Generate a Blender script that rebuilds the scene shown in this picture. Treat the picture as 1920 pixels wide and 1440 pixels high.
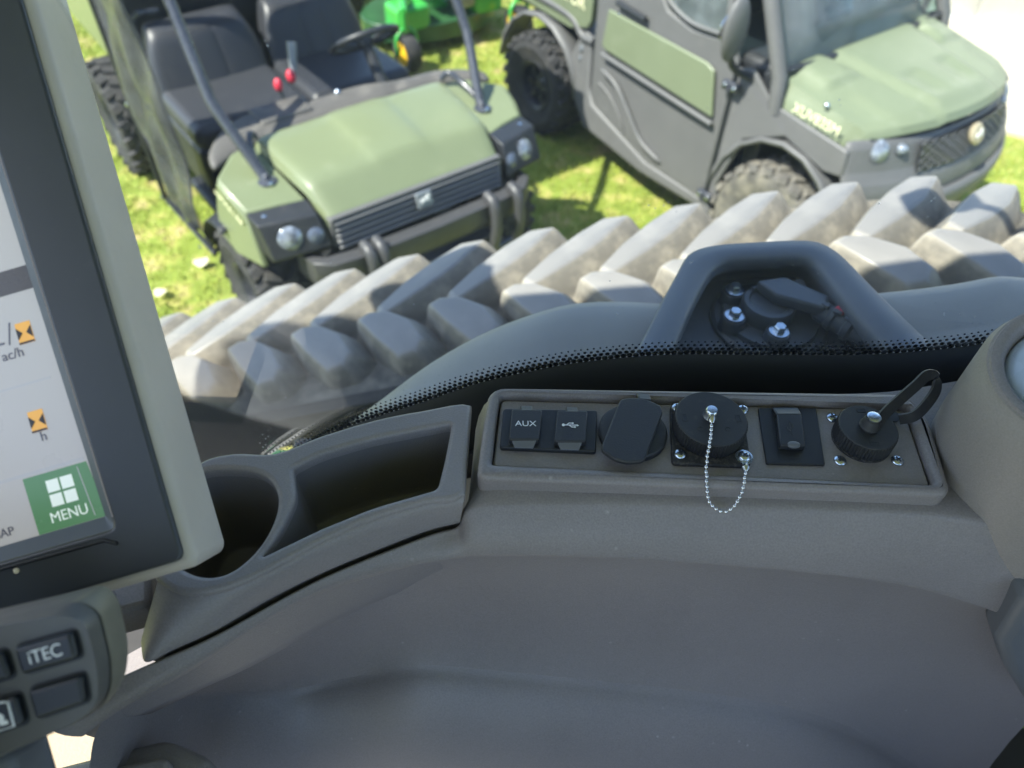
import bpy, bmesh, math, random
import numpy as np
from mathutils import Vector, Matrix

random.seed(7)
rng = np.random.default_rng(7)
R_ = math.radians
for o in list(bpy.data.objects):
    bpy.data.objects.remove(o)
SC = bpy.context.scene
COL = SC.collection

# ------------------------------------------------------------------ camera
PITCH, ROLL, EYE = R_(47.3), R_(1.66), Vector((0, 0, 2.70))
FWD = Vector((0, math.cos(PITCH), -math.sin(PITCH)))
U0 = Vector((0, math.sin(PITCH), math.cos(PITCH)))
R0 = Vector((1, 0, 0))
RGT = R0 * math.cos(ROLL) + U0 * math.sin(ROLL)
UPV = U0 * math.cos(ROLL) - R0 * math.sin(ROLL)
cam = bpy.data.cameras.new('camera')
camo = bpy.data.objects.new('camera', cam)
COL.objects.link(camo)
m = Matrix.Identity(4)
for i in range(3):
    m[i][0], m[i][1], m[i][2], m[i][3] = RGT[i], UPV[i], -FWD[i], EYE[i]
camo.matrix_world = m
cam.sensor_width = 36
cam.lens = 36 * 1386 / 1920
cam.clip_start, cam.clip_end = 0.02, 400
cam.dof.use_dof = True
cam.dof.focus_distance = 0.53
cam.dof.aperture_fstop = 6.3
SC.camera = camo

# ------------------------------------------------------------------ world, sun, exposure
SUNV = Vector((0.658, 0.33, -1.0)).normalized()
W = bpy.data.worlds.new('World')
SC.world = W
W.use_nodes = True
wn = W.node_tree.nodes
wl = W.node_tree.links
for n in list(wn):
    wn.remove(n)
sky = wn.new('ShaderNodeTexSky')
sky.sky_type = 'NISHITA'
sky.sun_disc = False
sky.sun_elevation = math.asin(-SUNV.z)
sky.sun_rotation = math.atan2(-SUNV.x, -SUNV.y)
sky.air_density = 1.0
sky.dust_density = 0.8
sky.ozone_density = 1.6
bg = wn.new('ShaderNodeBackground')
bg.inputs['Strength'].default_value = 0.14
wo = wn.new('ShaderNodeOutputWorld')
wl.new(sky.outputs[0], bg.inputs[0])
wl.new(bg.outputs[0], wo.inputs[0])
sun = bpy.data.lights.new('sun', 'SUN')
sun.energy = 4.8
sun.angle = R_(0.53)
sun.color = (1.0, 0.94, 0.82)
suno = bpy.data.objects.new('sun', sun)
COL.objects.link(suno)
suno.rotation_euler = SUNV.to_track_quat('-Z', 'Y').to_euler()
suno.location = (-6, -3, 10)

SC.render.engine = 'CYCLES'
SC.cycles.use_denoising = True
SC.cycles.max_bounces = 10
SC.cycles.transparent_max_bounces = 16
SC.view_settings.view_transform = 'Standard'
SC.view_settings.look = 'None'
SC.view_settings.gamma = 1
SC.view_settings.use_curve_mapping = False
SC.view_settings.exposure = 1.5

# ------------------------------------------------------------------ materials
def rgba(c):
    return (c[0], c[1], c[2], 1)

def M(name, col, rough=.5, metal=0, bump=0, bscale=400, var=0, vscale=6, dust=None, spec=.5,
      coat=0, emit=None, estr=1, wear=None, aniso=(1, 1, 1), grain=0, edge=None):
    """procedural principled material: tone variation, settled dust, fine grain relief, scuffs"""
    mt = bpy.data.materials.new(name)
    mt.use_nodes = True
    nt = mt.node_tree
    N, L = nt.nodes, nt.links
    b = N['Principled BSDF']
    b.inputs['Base Color'].default_value = rgba(col)
    b.inputs['Roughness'].default_value = rough
    b.inputs['Metallic'].default_value = metal
    b.inputs['Specular IOR Level'].default_value = spec
    if coat:
        b.inputs['Coat Weight'].default_value = coat
        b.inputs['Coat Roughness'].default_value = .08
    if emit:
        b.inputs['Emission Color'].default_value = rgba(emit)
        b.inputs['Emission Strength'].default_value = estr
    tc = N.new('ShaderNodeTexCoord')
    mp = N.new('ShaderNodeMapping')
    mp.inputs['Scale'].default_value = aniso
    L.new(tc.outputs['Object'], mp.inputs[0])
    src = mp.outputs[0]
    cur = None
    def noise(scale, detail=4, rough_=.55):
        n = N.new('ShaderNodeTexNoise')
        n.inputs['Scale'].default_value = scale
        n.inputs['Detail'].default_value = detail
        n.inputs['Roughness'].default_value = rough_
        L.new(src, n.inputs['Vector'])
        return n
    def ramp(inp, lo, hi, a=0., c=1.):
        r = N.new('ShaderNodeMapRange')
        r.inputs['From Min'].default_value, r.inputs['From Max'].default_value = lo, hi
        r.inputs['To Min'].default_value, r.inputs['To Max'].default_value = a, c
        L.new(inp, r.inputs['Value'])
        return r.outputs['Result']
    def mix(fac, a, c):
        x = N.new('ShaderNodeMix')
        x.data_type = 'RGBA'
        L.new(fac, x.inputs[0])
        for k, v in ((6, a), (7, c)):
            if hasattr(v, 'links'):
                L.new(v, x.inputs[k])
            else:
                x.inputs[k].default_value = rgba(v)
        return x.outputs[2]
    if var:
        f = ramp(noise(vscale).outputs['Fac'], .3, .7)
        cur = mix(f, [c * (1 - var) for c in col], [min(1, c * (1 + var)) for c in col])
    if dust:
        dc, amt, ds = dust
        f = ramp(noise(ds, 8, .65).outputs['Fac'], .62 - .35 * amt, .85 - .25 * amt, 0, min(1, amt * 1.3))
        cur = mix(f, cur if cur is not None else col, dc)
        rr = N.new('ShaderNodeMapRange')
        rr.inputs['To Min'].default_value, rr.inputs['To Max'].default_value = rough, min(1, rough + .35)
        L.new(f, rr.inputs['Value'])
        L.new(rr.outputs[0], b.inputs['Roughness'])
    elif rough < .75 and metal < .5:
        L.new(ramp(noise(vscale * 2.3 + 9, 5).outputs['Fac'], .25, .75, max(.05, rough - .07), rough + .09), b.inputs['Roughness'])
    if wear:
        wc, ws = wear
        v = N.new('ShaderNodeTexVoronoi')
        v.inputs['Scale'].default_value = ws
        L.new(src, v.inputs['Vector'])
        f = ramp(v.outputs['Distance'], .13, .04, 0, .75)
        g = ramp(noise(ws * .23, 3).outputs['Fac'], .56, .66)
        mu = N.new('ShaderNodeMath'); mu.operation = 'MULTIPLY'
        L.new(f, mu.inputs[0]); L.new(g, mu.inputs[1])
        cur = mix(mu.outputs[0], cur if cur is not None else col, wc)
    if edge:   # rubbed paler along its edges
        ge = N.new('ShaderNodeNewGeometry')
        f = ramp(ge.outputs['Pointiness'], .508, .555, 0, .75)
        cur = mix(f, cur if cur is not None else col, edge)
    if grain:  # speckled moulding grain
        f = ramp(noise(750, 2).outputs['Fac'], .3, .7)
        a_ = mix(f, [1 - grain] * 3, [1 + grain] * 3)
        x = N.new('ShaderNodeMix'); x.data_type = 'RGBA'; x.blend_type = 'MULTIPLY'; x.inputs[0].default_value = 1
        x.clamp_result = False
        if cur is not None: L.new(cur, x.inputs[6])
        else: x.inputs[6].default_value = rgba(col)
        L.new(a_, x.inputs[7]); cur = x.outputs[2]
    if cur is not None:
        L.new(cur, b.inputs['Base Color'])
    if bump:
        bp = N.new('ShaderNodeBump')
        bp.inputs['Strength'].default_value = bump
        bp.inputs['Distance'].default_value = .3 / bscale
        L.new(noise(bscale, 2).outputs['Fac'], bp.inputs['Height'])
        L.new(bp.outputs[0], b.inputs['Normal'])
    return mt

DUST = (.30, .27, .22)
MT = {}
MT['trim'] = M('moulded_grey_trim', (.222, .203, .204), .45, grain=.10, bump=.8, bscale=1000, var=.05, vscale=9, dust=(DUST, .10, 60), wear=((.42, .40, .38), 75))
MT['tray'] = M('grey_tray_plastic', (.236, .219, .222), .42, grain=.08, bump=.8, bscale=1000, var=.05, vscale=12, dust=(DUST, .12, 45), wear=((.42, .40, .38), 85))
MT['well'] = M('shaded_well_plastic', (.17, .162, .165), .5, bump=.8, bscale=1000, var=.06, vscale=12, wear=((.40, .38, .36), 110))  # tray plastic darkened to carry the shade inside the wells
MT['panel'] = M('grey_panel_plastic', (.228, .210, .210), .43, grain=.08, bump=.8, bscale=1000, var=.04, vscale=14, dust=(DUST, .16, 70), wear=((.3, .29, .27), 150))
MT['podm'] = M('warm_grey_trim', (.255, .233, .218), .45, grain=.08, bump=.8, bscale=1000, var=.05, vscale=9, dust=(DUST, .10, 60))
MT['black'] = M('black_plastic', (.022, .024, .028), .42, bump=.2, bscale=1600, var=.08, vscale=40, dust=((.16, .15, .14), .10, 160))
MT['blackgrain'] = M('grained_black_plastic', (.026, .028, .033), .45, bump=.9, bscale=1100, dust=((.16, .15, .14), .10, 200))
MT['rubber'] = M('black_rubber_cap', (.020, .022, .026), .55, bump=.25, bscale=1500, dust=((.2, .18, .15), .16, 220))
MT['dirtyrubber'] = M('dusty_rubber_base', (.022, .022, .024), .7, bump=.4, bscale=1200, dust=((.22, .20, .17), .4, 300))
MT['zinc'] = M('zinc_plated_steel', (.62, .68, .74), .26, 1, var=.08, vscale=200)
MT['chrome'] = M('nickel_chain', (.75, .76, .78), .16, 1)
MT['white'] = M('white_print', (.72, .74, .76), .6)
MT['bezel'] = M('slate_bezel', (.040, .046, .056), .36, var=.05, vscale=30, dust=((.15, .15, .15), .08, 200))
MT['bevelrim'] = M('bluish_screen_rim', (.075, .095, .125), .40, var=.05, vscale=30)
MT['housing'] = M('pale_grey_housing', (.47, .435, .395), .5, bump=.3, bscale=1300, var=.05, vscale=20, dust=((.24, .21, .17), .12, 90))
MT['keypad'] = M('grey_keypad_shell', (.085, .085, .082), .45, bump=.3, bscale=1300)
MT['keyside'] = M('olive_grey_shell', (.15, .145, .115), .5, bump=.3, bscale=1300)
MT['key'] = M('black_rubber_key', (.014, .017, .022), .4)
MT['scr_w'] = M('lit_screen_white', (.40, .395, .40), .3, emit=(.84, .81, .82), estr=.085)
MT['scr_g'] = M('lit_screen_green', (.06, .16, .07), .25, emit=(.10, .24, .12), estr=.2)
MT['scr_d'] = M('lit_screen_dark', (.06, .06, .065), .25, emit=(.1, .1, .12), estr=.1)
MT['scr_i'] = M('screen_ink', (.15, .15, .2), .3)
MT['scr_l'] = M('screen_line', (.35, .36, .38), .3, emit=(.5, .5, .55), estr=.15)
MT['scr_o'] = M('screen_orange', (.55, .28, .05), .3, emit=(.85, .45, .10), estr=.2)
MT['scr_b'] = M('screen_black', (.02, .02, .02), .3)
MT['scr_ww'] = M('screen_icon_white', (.7, .75, .72), .3, emit=(.8, .9, .85), estr=.18)
MT['frit'] = M('black_ceramic_frit', (.030, .036, .046), .5, spec=.25)
MT['seal'] = M('black_window_seal', (.012, .015, .02), .5)
MT['fender'] = M('grey_green_fender', (.30, .285, .255), .5, bump=.3, bscale=700, var=.07, vscale=5, dust=((.36, .34, .30), .25, 14))
MT['pocket'] = M('slate_moulding', (.115, .124, .138), .45, bump=.25, bscale=900, var=.06, vscale=12, dust=((.2, .2, .2), .18, 40))
MT['sensor'] = M('black_sensor_plastic', (.080, .088, .098), .32, dust=((.2, .2, .2), .15, 90))
MT['red'] = M('red_plastic', (.55, .03, .06), .4)
MT['lugtop'] = M('worn_lug_face', (.085, .086, .089), .36, edge=(.45, .42, .37), bump=.15, bscale=260, var=.10, vscale=7, dust=((.29, .275, .25), .30, 13))
MT['lugside'] = M('dusty_lug_wall', (.070, .065, .056), .85, edge=(.42, .38, .31), bump=.3, bscale=220, var=.14, vscale=14, dust=((.34, .30, .225), .50, 26))
MT['belt'] = M('dusty_belt_rubber', (.08, .074, .064), .85, bump=.5, bscale=200, var=.18, vscale=12, dust=((.32, .285, .22), .45, 20))
MT['beltside'] = M('belt_edge_rubber', (.020, .020, .021), .7, var=.2, vscale=10)
MT['olive'] = M('olive_green_paint', (.160, .188, .100), .38, var=.04, vscale=4, coat=.15, dust=((.42, .41, .33), .10, 10))
MT['olive2'] = M('pale_olive_paint', (.150, .178, .108), .46, var=.04, vscale=4, coat=.08, dust=((.45, .45, .40), .12, 8))
MT['decal'] = M('cream_decal', (.78, .76, .48), .4)
MT['grey'] = M('dark_grey_body_plastic', (.105, .105, .104), .5, bump=.3, bscale=500, var=.07, vscale=6, dust=((.25, .24, .22), .14, 16))
MT['bump'] = M('black_bumper_plastic', (.050, .050, .052), .42, bump=.3, bscale=500, var=.07, vscale=6, dust=((.25, .24, .22), .14, 16))
MT['slat'] = M('grey_slat_plastic', (.17, .17, .17), .4, var=.05, vscale=6)
MT['dark'] = M('black_body_plastic', (.018, .02, .023), .45, bump=.2, bscale=500, var=.1, vscale=8, dust=((.2, .18, .15), .14, 14))
MT['frame'] = M('black_steel_tube', (.040, .044, .055), .28, var=.1, vscale=10, coat=.3)
MT['dash'] = M('dusty_dash_plastic', (.085, .080, .074), .6, bump=.3, bscale=500, var=.15, vscale=7, dust=((.28, .26, .22), .30, 12))
MT['vinyl'] = M('black_seat_vinyl', (.030, .032, .038), .42, bump=.35, bscale=350, var=.06, vscale=5, dust=((.16, .15, .14), .14, 10))
MT['tyre'] = M('atv_tyre_rubber', (.026, .026, .027), .75, bump=.4, bscale=200, var=.15, vscale=10, dust=((.20, .18, .15), .30, 14))
MT['tyred'] = M('muddy_tyre_rubber', (.10, .095, .085), .9, bump=.6, bscale=120, var=.2, vscale=10, dust=((.30, .27, .21), .5, 14))
MT['rim'] = M('black_wheel_rim', (.03, .032, .036), .35, var=.1, vscale=20)
MT['lens'] = M('headlamp_lens', (.22, .245, .28), .14, .3, var=.6, vscale=38, coat=.6)
MT['fog'] = M('grey_lamp_lens', (.10, .12, .16), .2, .2, coat=.6)
MT['badge'] = M('grey_badge', (.20, .22, .24), .4, .3)
MT['badge2'] = M('brass_badge', (.42, .36, .24), .4, .3)
MT['jdgreen'] = M('bright_green_paint', (.045, .36, .055), .3, coat=.5, var=.08, vscale=9)
MT['dkgreen'] = M('dark_green_paint', (.020, .075, .024), .4, coat=.2, var=.3, vscale=8, dust=((.12, .12, .09), .2, 9))
MT['yellow'] = M('yellow_paint', (.72, .42, .015), .35, coat=.3)
MT['silver'] = M('grey_engine_metal', (.25, .25, .27), .4, .6, var=.3, vscale=15)
MT['whitewall'] = M('white_sheet_metal', (.80, .80, .77), .45, var=.02, vscale=2)
MT['cream'] = M('cream_paint', (.72, .64, .47), .5, var=.05, vscale=5)
MT['concrete'] = M('pale_concrete', (.52, .47, .37), .85, bump=.4, bscale=90, var=.12, vscale=2.5, dust=((.42, .36, .26), .3, 9))
MT['leaf'] = M('dry_leaf', (.62, .58, .42), .7, var=.15, vscale=30)
MT['soil'] = None
MT['bounceslab'] = M('beige_bounce_slab', (.36, .29, .20), .8, bump=.4, bscale=300, var=.06, vscale=8)
MT['headliner'] = M('pale_headliner', (.45, .46, .48), .9, bump=.2, bscale=300, var=.04, vscale=4)
MT['cabshell'] = M('grey_cab_shell', (.10, .10, .10), .5, var=.05, vscale=4)
MT['pale'] = M('reflection_tint_dish', (.42, .50, .62), .25, coat=.5)  # bluish reflection put into the base colour of the pod face
MT['mirror'] = M('mirror_glass', (.8, .82, .85), .03, 1)

def glass_mat(name, tint, dustamt, refl=.035, specks=True):
    mt = bpy.data.materials.new(name)
    mt.use_nodes = True
    N, L = mt.node_tree.nodes, mt.node_tree.links
    for n in list(N):
        N.remove(n)
    out = N.new('ShaderNodeOutputMaterial')
    tr = N.new('ShaderNodeBsdfTransparent'); tr.inputs[0].default_value = rgba(tint)
    gl = N.new('ShaderNodeBsdfGlossy'); gl.inputs['Roughness'].default_value = .02
    fr = N.new('ShaderNodeFresnel'); fr.inputs['IOR'].default_value = 1.25
    m1 = N.new('ShaderNodeMixShader')
    L.new(fr.outputs[0], m1.inputs[0]); L.new(tr.outputs[0], m1.inputs[1]); L.new(gl.outputs[0], m1.inputs[2])
    df = N.new('ShaderNodeBsdfDiffuse'); df.inputs[0].default_value = (.55, .57, .60, 1)
    tl = N.new('ShaderNodeBsdfTranslucent'); tl.inputs[0].default_value = (.55, .57, .60, 1)
    md = N.new('ShaderNodeMixShader'); md.inputs[0].default_value = .5
    L.new(df.outputs[0], md.inputs[1]); L.new(tl.outputs[0], md.inputs[2])
    m2 = N.new('ShaderNodeMixShader')
    L.new(m1.outputs[0], m2.inputs[1]); L.new(md.outputs[0], m2.inputs[2])
    tc = N.new('ShaderNodeTexCoord')
    ns = N.new('ShaderNodeTexNoise'); ns.inputs['Scale'].default_value = 7; ns.inputs['Detail'].default_value = 6
    L.new(tc.outputs['Object'], ns.inputs['Vector'])
    r1 = N.new('ShaderNodeMapRange')
    r1.inputs['From Min'].default_value, r1.inputs['From Max'].default_value = .3, .75
    r1.inputs['To Min'].default_value, r1.inputs['To Max'].default_value = dustamt * .5, dustamt * 1.5
    L.new(ns.outputs['Fac'], r1.inputs['Value'])
    last = r1.outputs[0]
    if specks:
        vo = N.new('ShaderNodeTexVoronoi'); vo.inputs['Scale'].default_value = 150
        L.new(tc.outputs['Object'], vo.inputs['Vector'])
        r2 = N.new('ShaderNodeMapRange')
        r2.inputs['From Min'].default_value, r2.inputs['From Max'].default_value = .16, .09
        r2.inputs['To Min'].default_value, r2.inputs['To Max'].default_value = 0, .5
        L.new(vo.outputs['Distance'], r2.inputs['Value'])
        n2 = N.new('ShaderNodeTexNoise'); n2.inputs['Scale'].default_value = 23; n2.inputs['Detail'].default_value = 3
        L.new(tc.outputs['Object'], n2.inputs['Vector'])
        r3 = N.new('ShaderNodeMapRange')
        r3.inputs['From Min'].default_value, r3.inputs['From Max'].default_value = .60, .70
        L.new(n2.outputs['Fac'], r3.inputs['Value'])
        mu = N.new('ShaderNodeMath'); mu.operation = 'MULTIPLY'
        L.new(r2.outputs[0], mu.inputs[0]); L.new(r3.outputs[0], mu.inputs[1])
        ad = N.new('ShaderNodeMath'); ad.operation = 'ADD'; ad.use_clamp = True
        L.new(last, ad.inputs[0]); L.new(mu.outputs[0], ad.inputs[1])
        last = ad.outputs[0]
    L.new(last, m2.inputs[0])
    L.new(m2.outputs[0], out.inputs['Surface'])
    return mt
MT['glass'] = glass_mat('dusty_cab_glass', (.92, .95, .96), .02)
MT['wglass'] = glass_mat('windshield_glass', (.72, .86, .82), .22, specks=False)  # green tint and pale film stand in for reflections on the glass
MT['smoke'] = glass_mat('smoked_vinyl_sheet', (.16, .165, .175), .14, specks=False)

def ground_mat():
    mt = M('lawn_soil', (.20, .22, .05), .95)
    N, L = mt.node_tree.nodes, mt.node_tree.links
    b = N['Principled BSDF']
    tc = N.new('ShaderNodeTexCoord')
    def nz(s, d=6):
        n = N.new('ShaderNodeTexNoise'); n.inputs['Scale'].default_value = s; n.inputs['Detail'].default_value = d
        n.inputs['Roughness'].default_value = .65
        L.new(tc.outputs['Object'], n.inputs['Vector']); return n
    cr = N.new('ShaderNodeValToRGB')
    e = cr.color_ramp.elements
    e[0].position, e[0].color = .34, (.42, .33, .17, 1)
    e[1].position, e[1].color = .62, (.16, .21, .022, 1)
    x = e.new(.44); x.color = (.30, .30, .07, 1)
    x = e.new(.52); x.color = (.20, .26, .04, 1)
    L.new(nz(4.5).outputs['Fac'], cr.inputs[0])
    c2 = N.new('ShaderNodeValToRGB')
    c2.color_ramp.elements[0].position, c2.color_ramp.elements[0].color = .3, (.6, .6, .6, 1)
    c2.color_ramp.elements[1].position, c2.color_ramp.elements[1].color = .7, (1.3, 1.3, 1.2, 1)
    L.new(nz(60, 4).outputs['Fac'], c2.inputs[0])
    mx = N.new('ShaderNodeMix'); mx.data_type = 'RGBA'; mx.blend_type = 'MULTIPLY'; mx.inputs[0].default_value = 1
    L.new(cr.outputs[0], mx.inputs[6]); L.new(c2.outputs[0], mx.inputs[7])
    L.new(mx.outputs[2], b.inputs['Base Color'])
    return mt
MT['soil'] = ground_mat()

def grass_mat():
    mt = M('grass_blades', (.15, .22, .03), .6)
    N, L = mt.node_tree.nodes, mt.node_tree.links
    b = N['Principled BSDF']
    at = N.new('ShaderNodeAttribute'); at.attribute_name = 'tone'
    cr = N.new('ShaderNodeValToRGB')
    e = cr.color_ramp.elements
    e[0].position, e[0].color = 0, (.17, .24, .020, 1)
    e[1].position, e[1].color = 1, (.52, .45, .20, 1)
    x = e.new(.55); x.color = (.33, .37, .045, 1)
    L.new(at.outputs['Fac'], cr.inputs[0])
    L.new(cr.outputs[0], b.inputs['Base Color'])
    return mt
MT['grass'] = grass_mat()

# ------------------------------------------------------------------ builders
def tag(o, label=None, cat=None, group=None, kind=None):
    if label: o['label'] = label
    if cat: o['category'] = cat
    if group: o['group'] = group
    if kind: o['kind'] = kind
    return o

def empty(name, loc=(0, 0, 0), rz=0, mat=None):
    o = bpy.data.objects.new(name, None)
    o.empty_display_size = .05
    COL.objects.link(o)
    if mat is not None:
        o.matrix_world = mat
    else:
        o.location = loc
        o.rotation_euler = (0, 0, rz)
    return o

def finish(name, me, mat, parent=None, angle=35, off=None, label=None):
    mats = mat if isinstance(mat, (list, tuple)) else [mat]
    if not me.materials:
        for x in mats:
            me.materials.append(MT[x])
    if len(me.polygons):
        me.shade_smooth()
        me.set_sharp_from_angle(angle=R_(angle))
    o = bpy.data.objects.new(name, me)
    COL.objects.link(o)
    if parent is not None:
        o.parent = parent
    if off is not None:
        o.location = off
    if label:
        o['label'] = label
    return o

def bevel(o, w=.004, seg=2, ang=35):
    md = o.modifiers.new('bevel', 'BEVEL')
    md.width = w; md.segments = seg; md.limit_method = 'ANGLE'; md.angle_limit = R_(ang)
    return o

def subsurf(o, n=1):
    md = o.modifiers.new('subsurf', 'SUBSURF')
    md.levels = md.render_levels = n
    return o

def solid(o, t, off=-1):
    md = o.modifiers.new('solid', 'SOLIDIFY')
    md.thickness = t; md.offset = off
    return o

class G:
    """collects shapes into one mesh"""
    def __init__(s):
        s.bm = bmesh.new(); s.mi = 0
    def face(s, vs):
        try:
            f = s.bm.faces.new(vs); f.material_index = s.mi; return f
        except ValueError:
            return None
    def verts(s, pts):
        return [s.bm.verts.new(p) for p in pts]
    def box(s, c, d, rot=None, taper=1):
        c = Vector(c); v = []
        for z in (-1, 1):
            k = taper if z > 0 else 1
            for x, y in ((-1, -1), (1, -1), (1, 1), (-1, 1)):
                p = Vector((x * d[0] / 2 * k, y * d[1] / 2 * k, z * d[2] / 2))
                if rot is not None:
                    p = rot @ p
                v.append(c + p)
        v = s.verts(v)
        for f in ((3, 2, 1, 0), (4, 5, 6, 7), (0, 1, 5, 4), (1, 2, 6, 5), (2, 3, 7, 6), (3, 0, 4, 7)):
            s.face([v[i] for i in f])
        return s
    def grid(s, rows, cu=False, cv=False):
        V = [s.verts(r) for r in rows]
        nr, nc = len(V), len(V[0])
        for i in range(nr if cv else nr - 1):
            for j in range(nc if cu else nc - 1):
                a, b = V[i], V[(i + 1) % nr]
                s.face([a[j], a[(j + 1) % nc], b[(j + 1) % nc], b[j]])
        return V
    def tube(s, pts, r, n=10, caps=True, closed=False):
        pts = [Vector(p) for p in pts]
        k = len(pts); rings = []; prev = None
        for i, p in enumerate(pts):
            if closed:
                t = (pts[(i + 1) % k] - pts[i - 1]).normalized()
            else:
                t = (pts[min(i + 1, k - 1)] - pts[max(i - 1, 0)]).normalized()
            if prev is None:
                a = t.orthogonal().normalized()
            else:
                a = (prev - t * prev.dot(t))
                a = a.normalized() if a.length > 1e-6 else t.orthogonal().normalized()
            prev = a
            b = t.cross(a)
            rr = r[i] if isinstance(r, (list, tuple)) else r
            rings.append([p + (a * math.cos(q) + b * math.sin(q)) * rr for q in [2 * math.pi * j / n for j in range(n)]])
        V = s.grid(rings, cu=True, cv=closed)
        if caps and not closed:
            s.face(list(reversed(V[0]))); s.face(V[-1])
        return s
    def lathe(s, prof, o=(0, 0, 0), axis=(0, 0, 1), n=32, close=True, squash=None):
        o = Vector(o); ax = Vector(axis).normalized()
        a = ax.orthogonal().normalized()
        if abs(ax.z) > .9:
            a = Vector((1, 0, 0)) - ax * ax.x; a.normalize()
        b = ax.cross(a)
        rows = []
        for r, h in prof:
            rows.append([o + ax * h + (a * math.cos(q) + b * math.sin(q)) * max(r, 1e-5) for q in [2 * math.pi * j / n for j in range(n)]])
        V = s.grid(rows, cu=True)
        if close:
            s.face(list(reversed(V[0]))); s.face(V[-1])
        return s
    def slab(s, pts, t, out=None):
        """polygon with thickness, extruded against its normal"""
        pts = [Vector(p) for p in pts]
        n = Vector((0, 0, 0))
        for i in range(len(pts)):
            a, b = pts[i], pts[(i + 1) % len(pts)]
            n += Vector(((a.y - b.y) * (a.z + b.z), (a.z - b.z) * (a.x + b.x), (a.x - b.x) * (a.y + b.y)))
        n.normalize()
        if out is not None and n.dot(Vector(out)) < 0:
            pts.reverse(); n = -n
        v = s.verts(pts); w = s.verts([p - n * t for p in pts])
        s.face(v); s.face(list(reversed(w)))
        k = len(pts)
        for i in range(k):
            s.face([v[i], w[i], w[(i + 1) % k], v[(i + 1) % k]])
        return s
    def sphere(s, c, r, n=10, sc=(1, 1, 1)):
        c = Vector(c); rows = []
        for i in range(1, n):
            th = math.pi * i / n
            rows.append([c + Vector((r * sc[0] * math.sin(th) * math.cos(q), r * sc[1] * math.sin(th) * math.sin(q), r * sc[2] * math.cos(th))) for q in [2 * math.pi * j / (2 * n) for j in range(2 * n)]])
        V = s.grid(rows, cu=True)
        t = s.bm.verts.new(c + Vector((0, 0, r * sc[2]))); b = s.bm.verts.new(c - Vector((0, 0, r * sc[2])))
        k = 2 * n
        for j in range(k):
            s.face([t, V[0][(j + 1) % k], V[0][j]]); s.face([b, V[-1][j], V[-1][(j + 1) % k]])
        return s
    def mesh(s, name):
        bmesh.ops.recalc_face_normals(s.bm, faces=s.bm.faces)
        me = bpy.data.meshes.new(name); s.bm.to_mesh(me); s.bm.free()
        return me
    def build(s, name, mat, parent=None, angle=35, off=None, label=None):
        return finish(name, s.mesh(name), mat, parent, angle, off, label)

def rounded(pts, r, n=4):
    """round the corners of a closed 2D polygon"""
    out = []
    k = len(pts)
    for i in range(k):
        p0, p, p1 = Vector(pts[i - 1]), Vector(pts[i]), Vector(pts[(i + 1) % k])
        rr = r[i] if isinstance(r, (list, tuple)) else r
        a, b = (p0 - p), (p1 - p)
        d = min(rr, a.length * .45, b.length * .45)
        if d < 1e-5:
            out.append(tuple(p)); continue
        a = p + a.normalized() * d; b = p + b.normalized() * d
        for j in range(n + 1):
            t = j / n
            q = a * (1 - t) ** 2 + p * 2 * t * (1 - t) + b * t * t
            out.append(tuple(q))
    return out

def smooth_closed(pts, n=5):
    """Catmull-Rom through a closed 2D/3D polygon"""
    P = [Vector(p) for p in pts]; k = len(P); out = []
    for i in range(k):
        p0, p1, p2, p3 = P[i - 1], P[i], P[(i + 1) % k], P[(i + 2) % k]
        for j in range(n):
            t = j / n
            out.append(tuple(.5 * ((2 * p1) + (p2 - p0) * t + (2 * p0 - 5 * p1 + 4 * p2 - p3) * t * t + (3 * p1 - p0 - 3 * p2 + p3) * t ** 3)))
    return out

def smooth_open(pts, n=5):
    P = [Vector(p) for p in pts]; P = [P[0] * 2 - P[1]] + P + [P[-1] * 2 - P[-2]]; out = []
    for i in range(1, len(P) - 2):
        p0, p1, p2, p3 = P[i - 1], P[i], P[i + 1], P[i + 2]
        for j in range(n):
            t = j / n
            out.append(tuple(.5 * ((2 * p1) + (p2 - p0) * t + (2 * p0 - 5 * p1 + 4 * p2 - p3) * t * t + (3 * p1 - p0 - 3 * p2 + p3) * t ** 3)))
    out.append(tuple(P[-2]))
    return out

def plate(name, loops, z0, z1, mat, parent=None, bev=.001, res=2, frame=None, off=None, label=None, angle=40):
    """flat moulding from 2D outlines (first outer, rest holes) with rounded edges; top at z1"""
    cu = bpy.data.curves.new(name, 'CURVE')
    cu.dimensions = '2D'; cu.fill_mode = 'BOTH'
    h = (z1 - z0) / 2
    bev = min(bev, h * .98)
    cu.extrude = h - bev; cu.bevel_depth = bev; cu.bevel_resolution = res
    cu.offset = -bev
    for lp in loops:
        sp = cu.splines.new('POLY'); sp.points.add(len(lp) - 1)
        for p, q in zip(sp.points, lp):
            p.co = (q[0], q[1], 0, 1)
        sp.use_cyclic_u = True
    tmp = bpy.data.objects.new('tmp', cu)
    me = bpy.data.meshes.new_from_object(tmp)
    me.materials.clear()
    bpy.data.objects.remove(tmp); bpy.data.curves.remove(cu)
    me.name = name
    mid = (z0 + z1) / 2
    me.transform((frame or Matrix.Identity(4)) @ Matrix.Translation((0, 0, mid)))
    return finish(name, me, mat, parent, angle, off, label)

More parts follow.
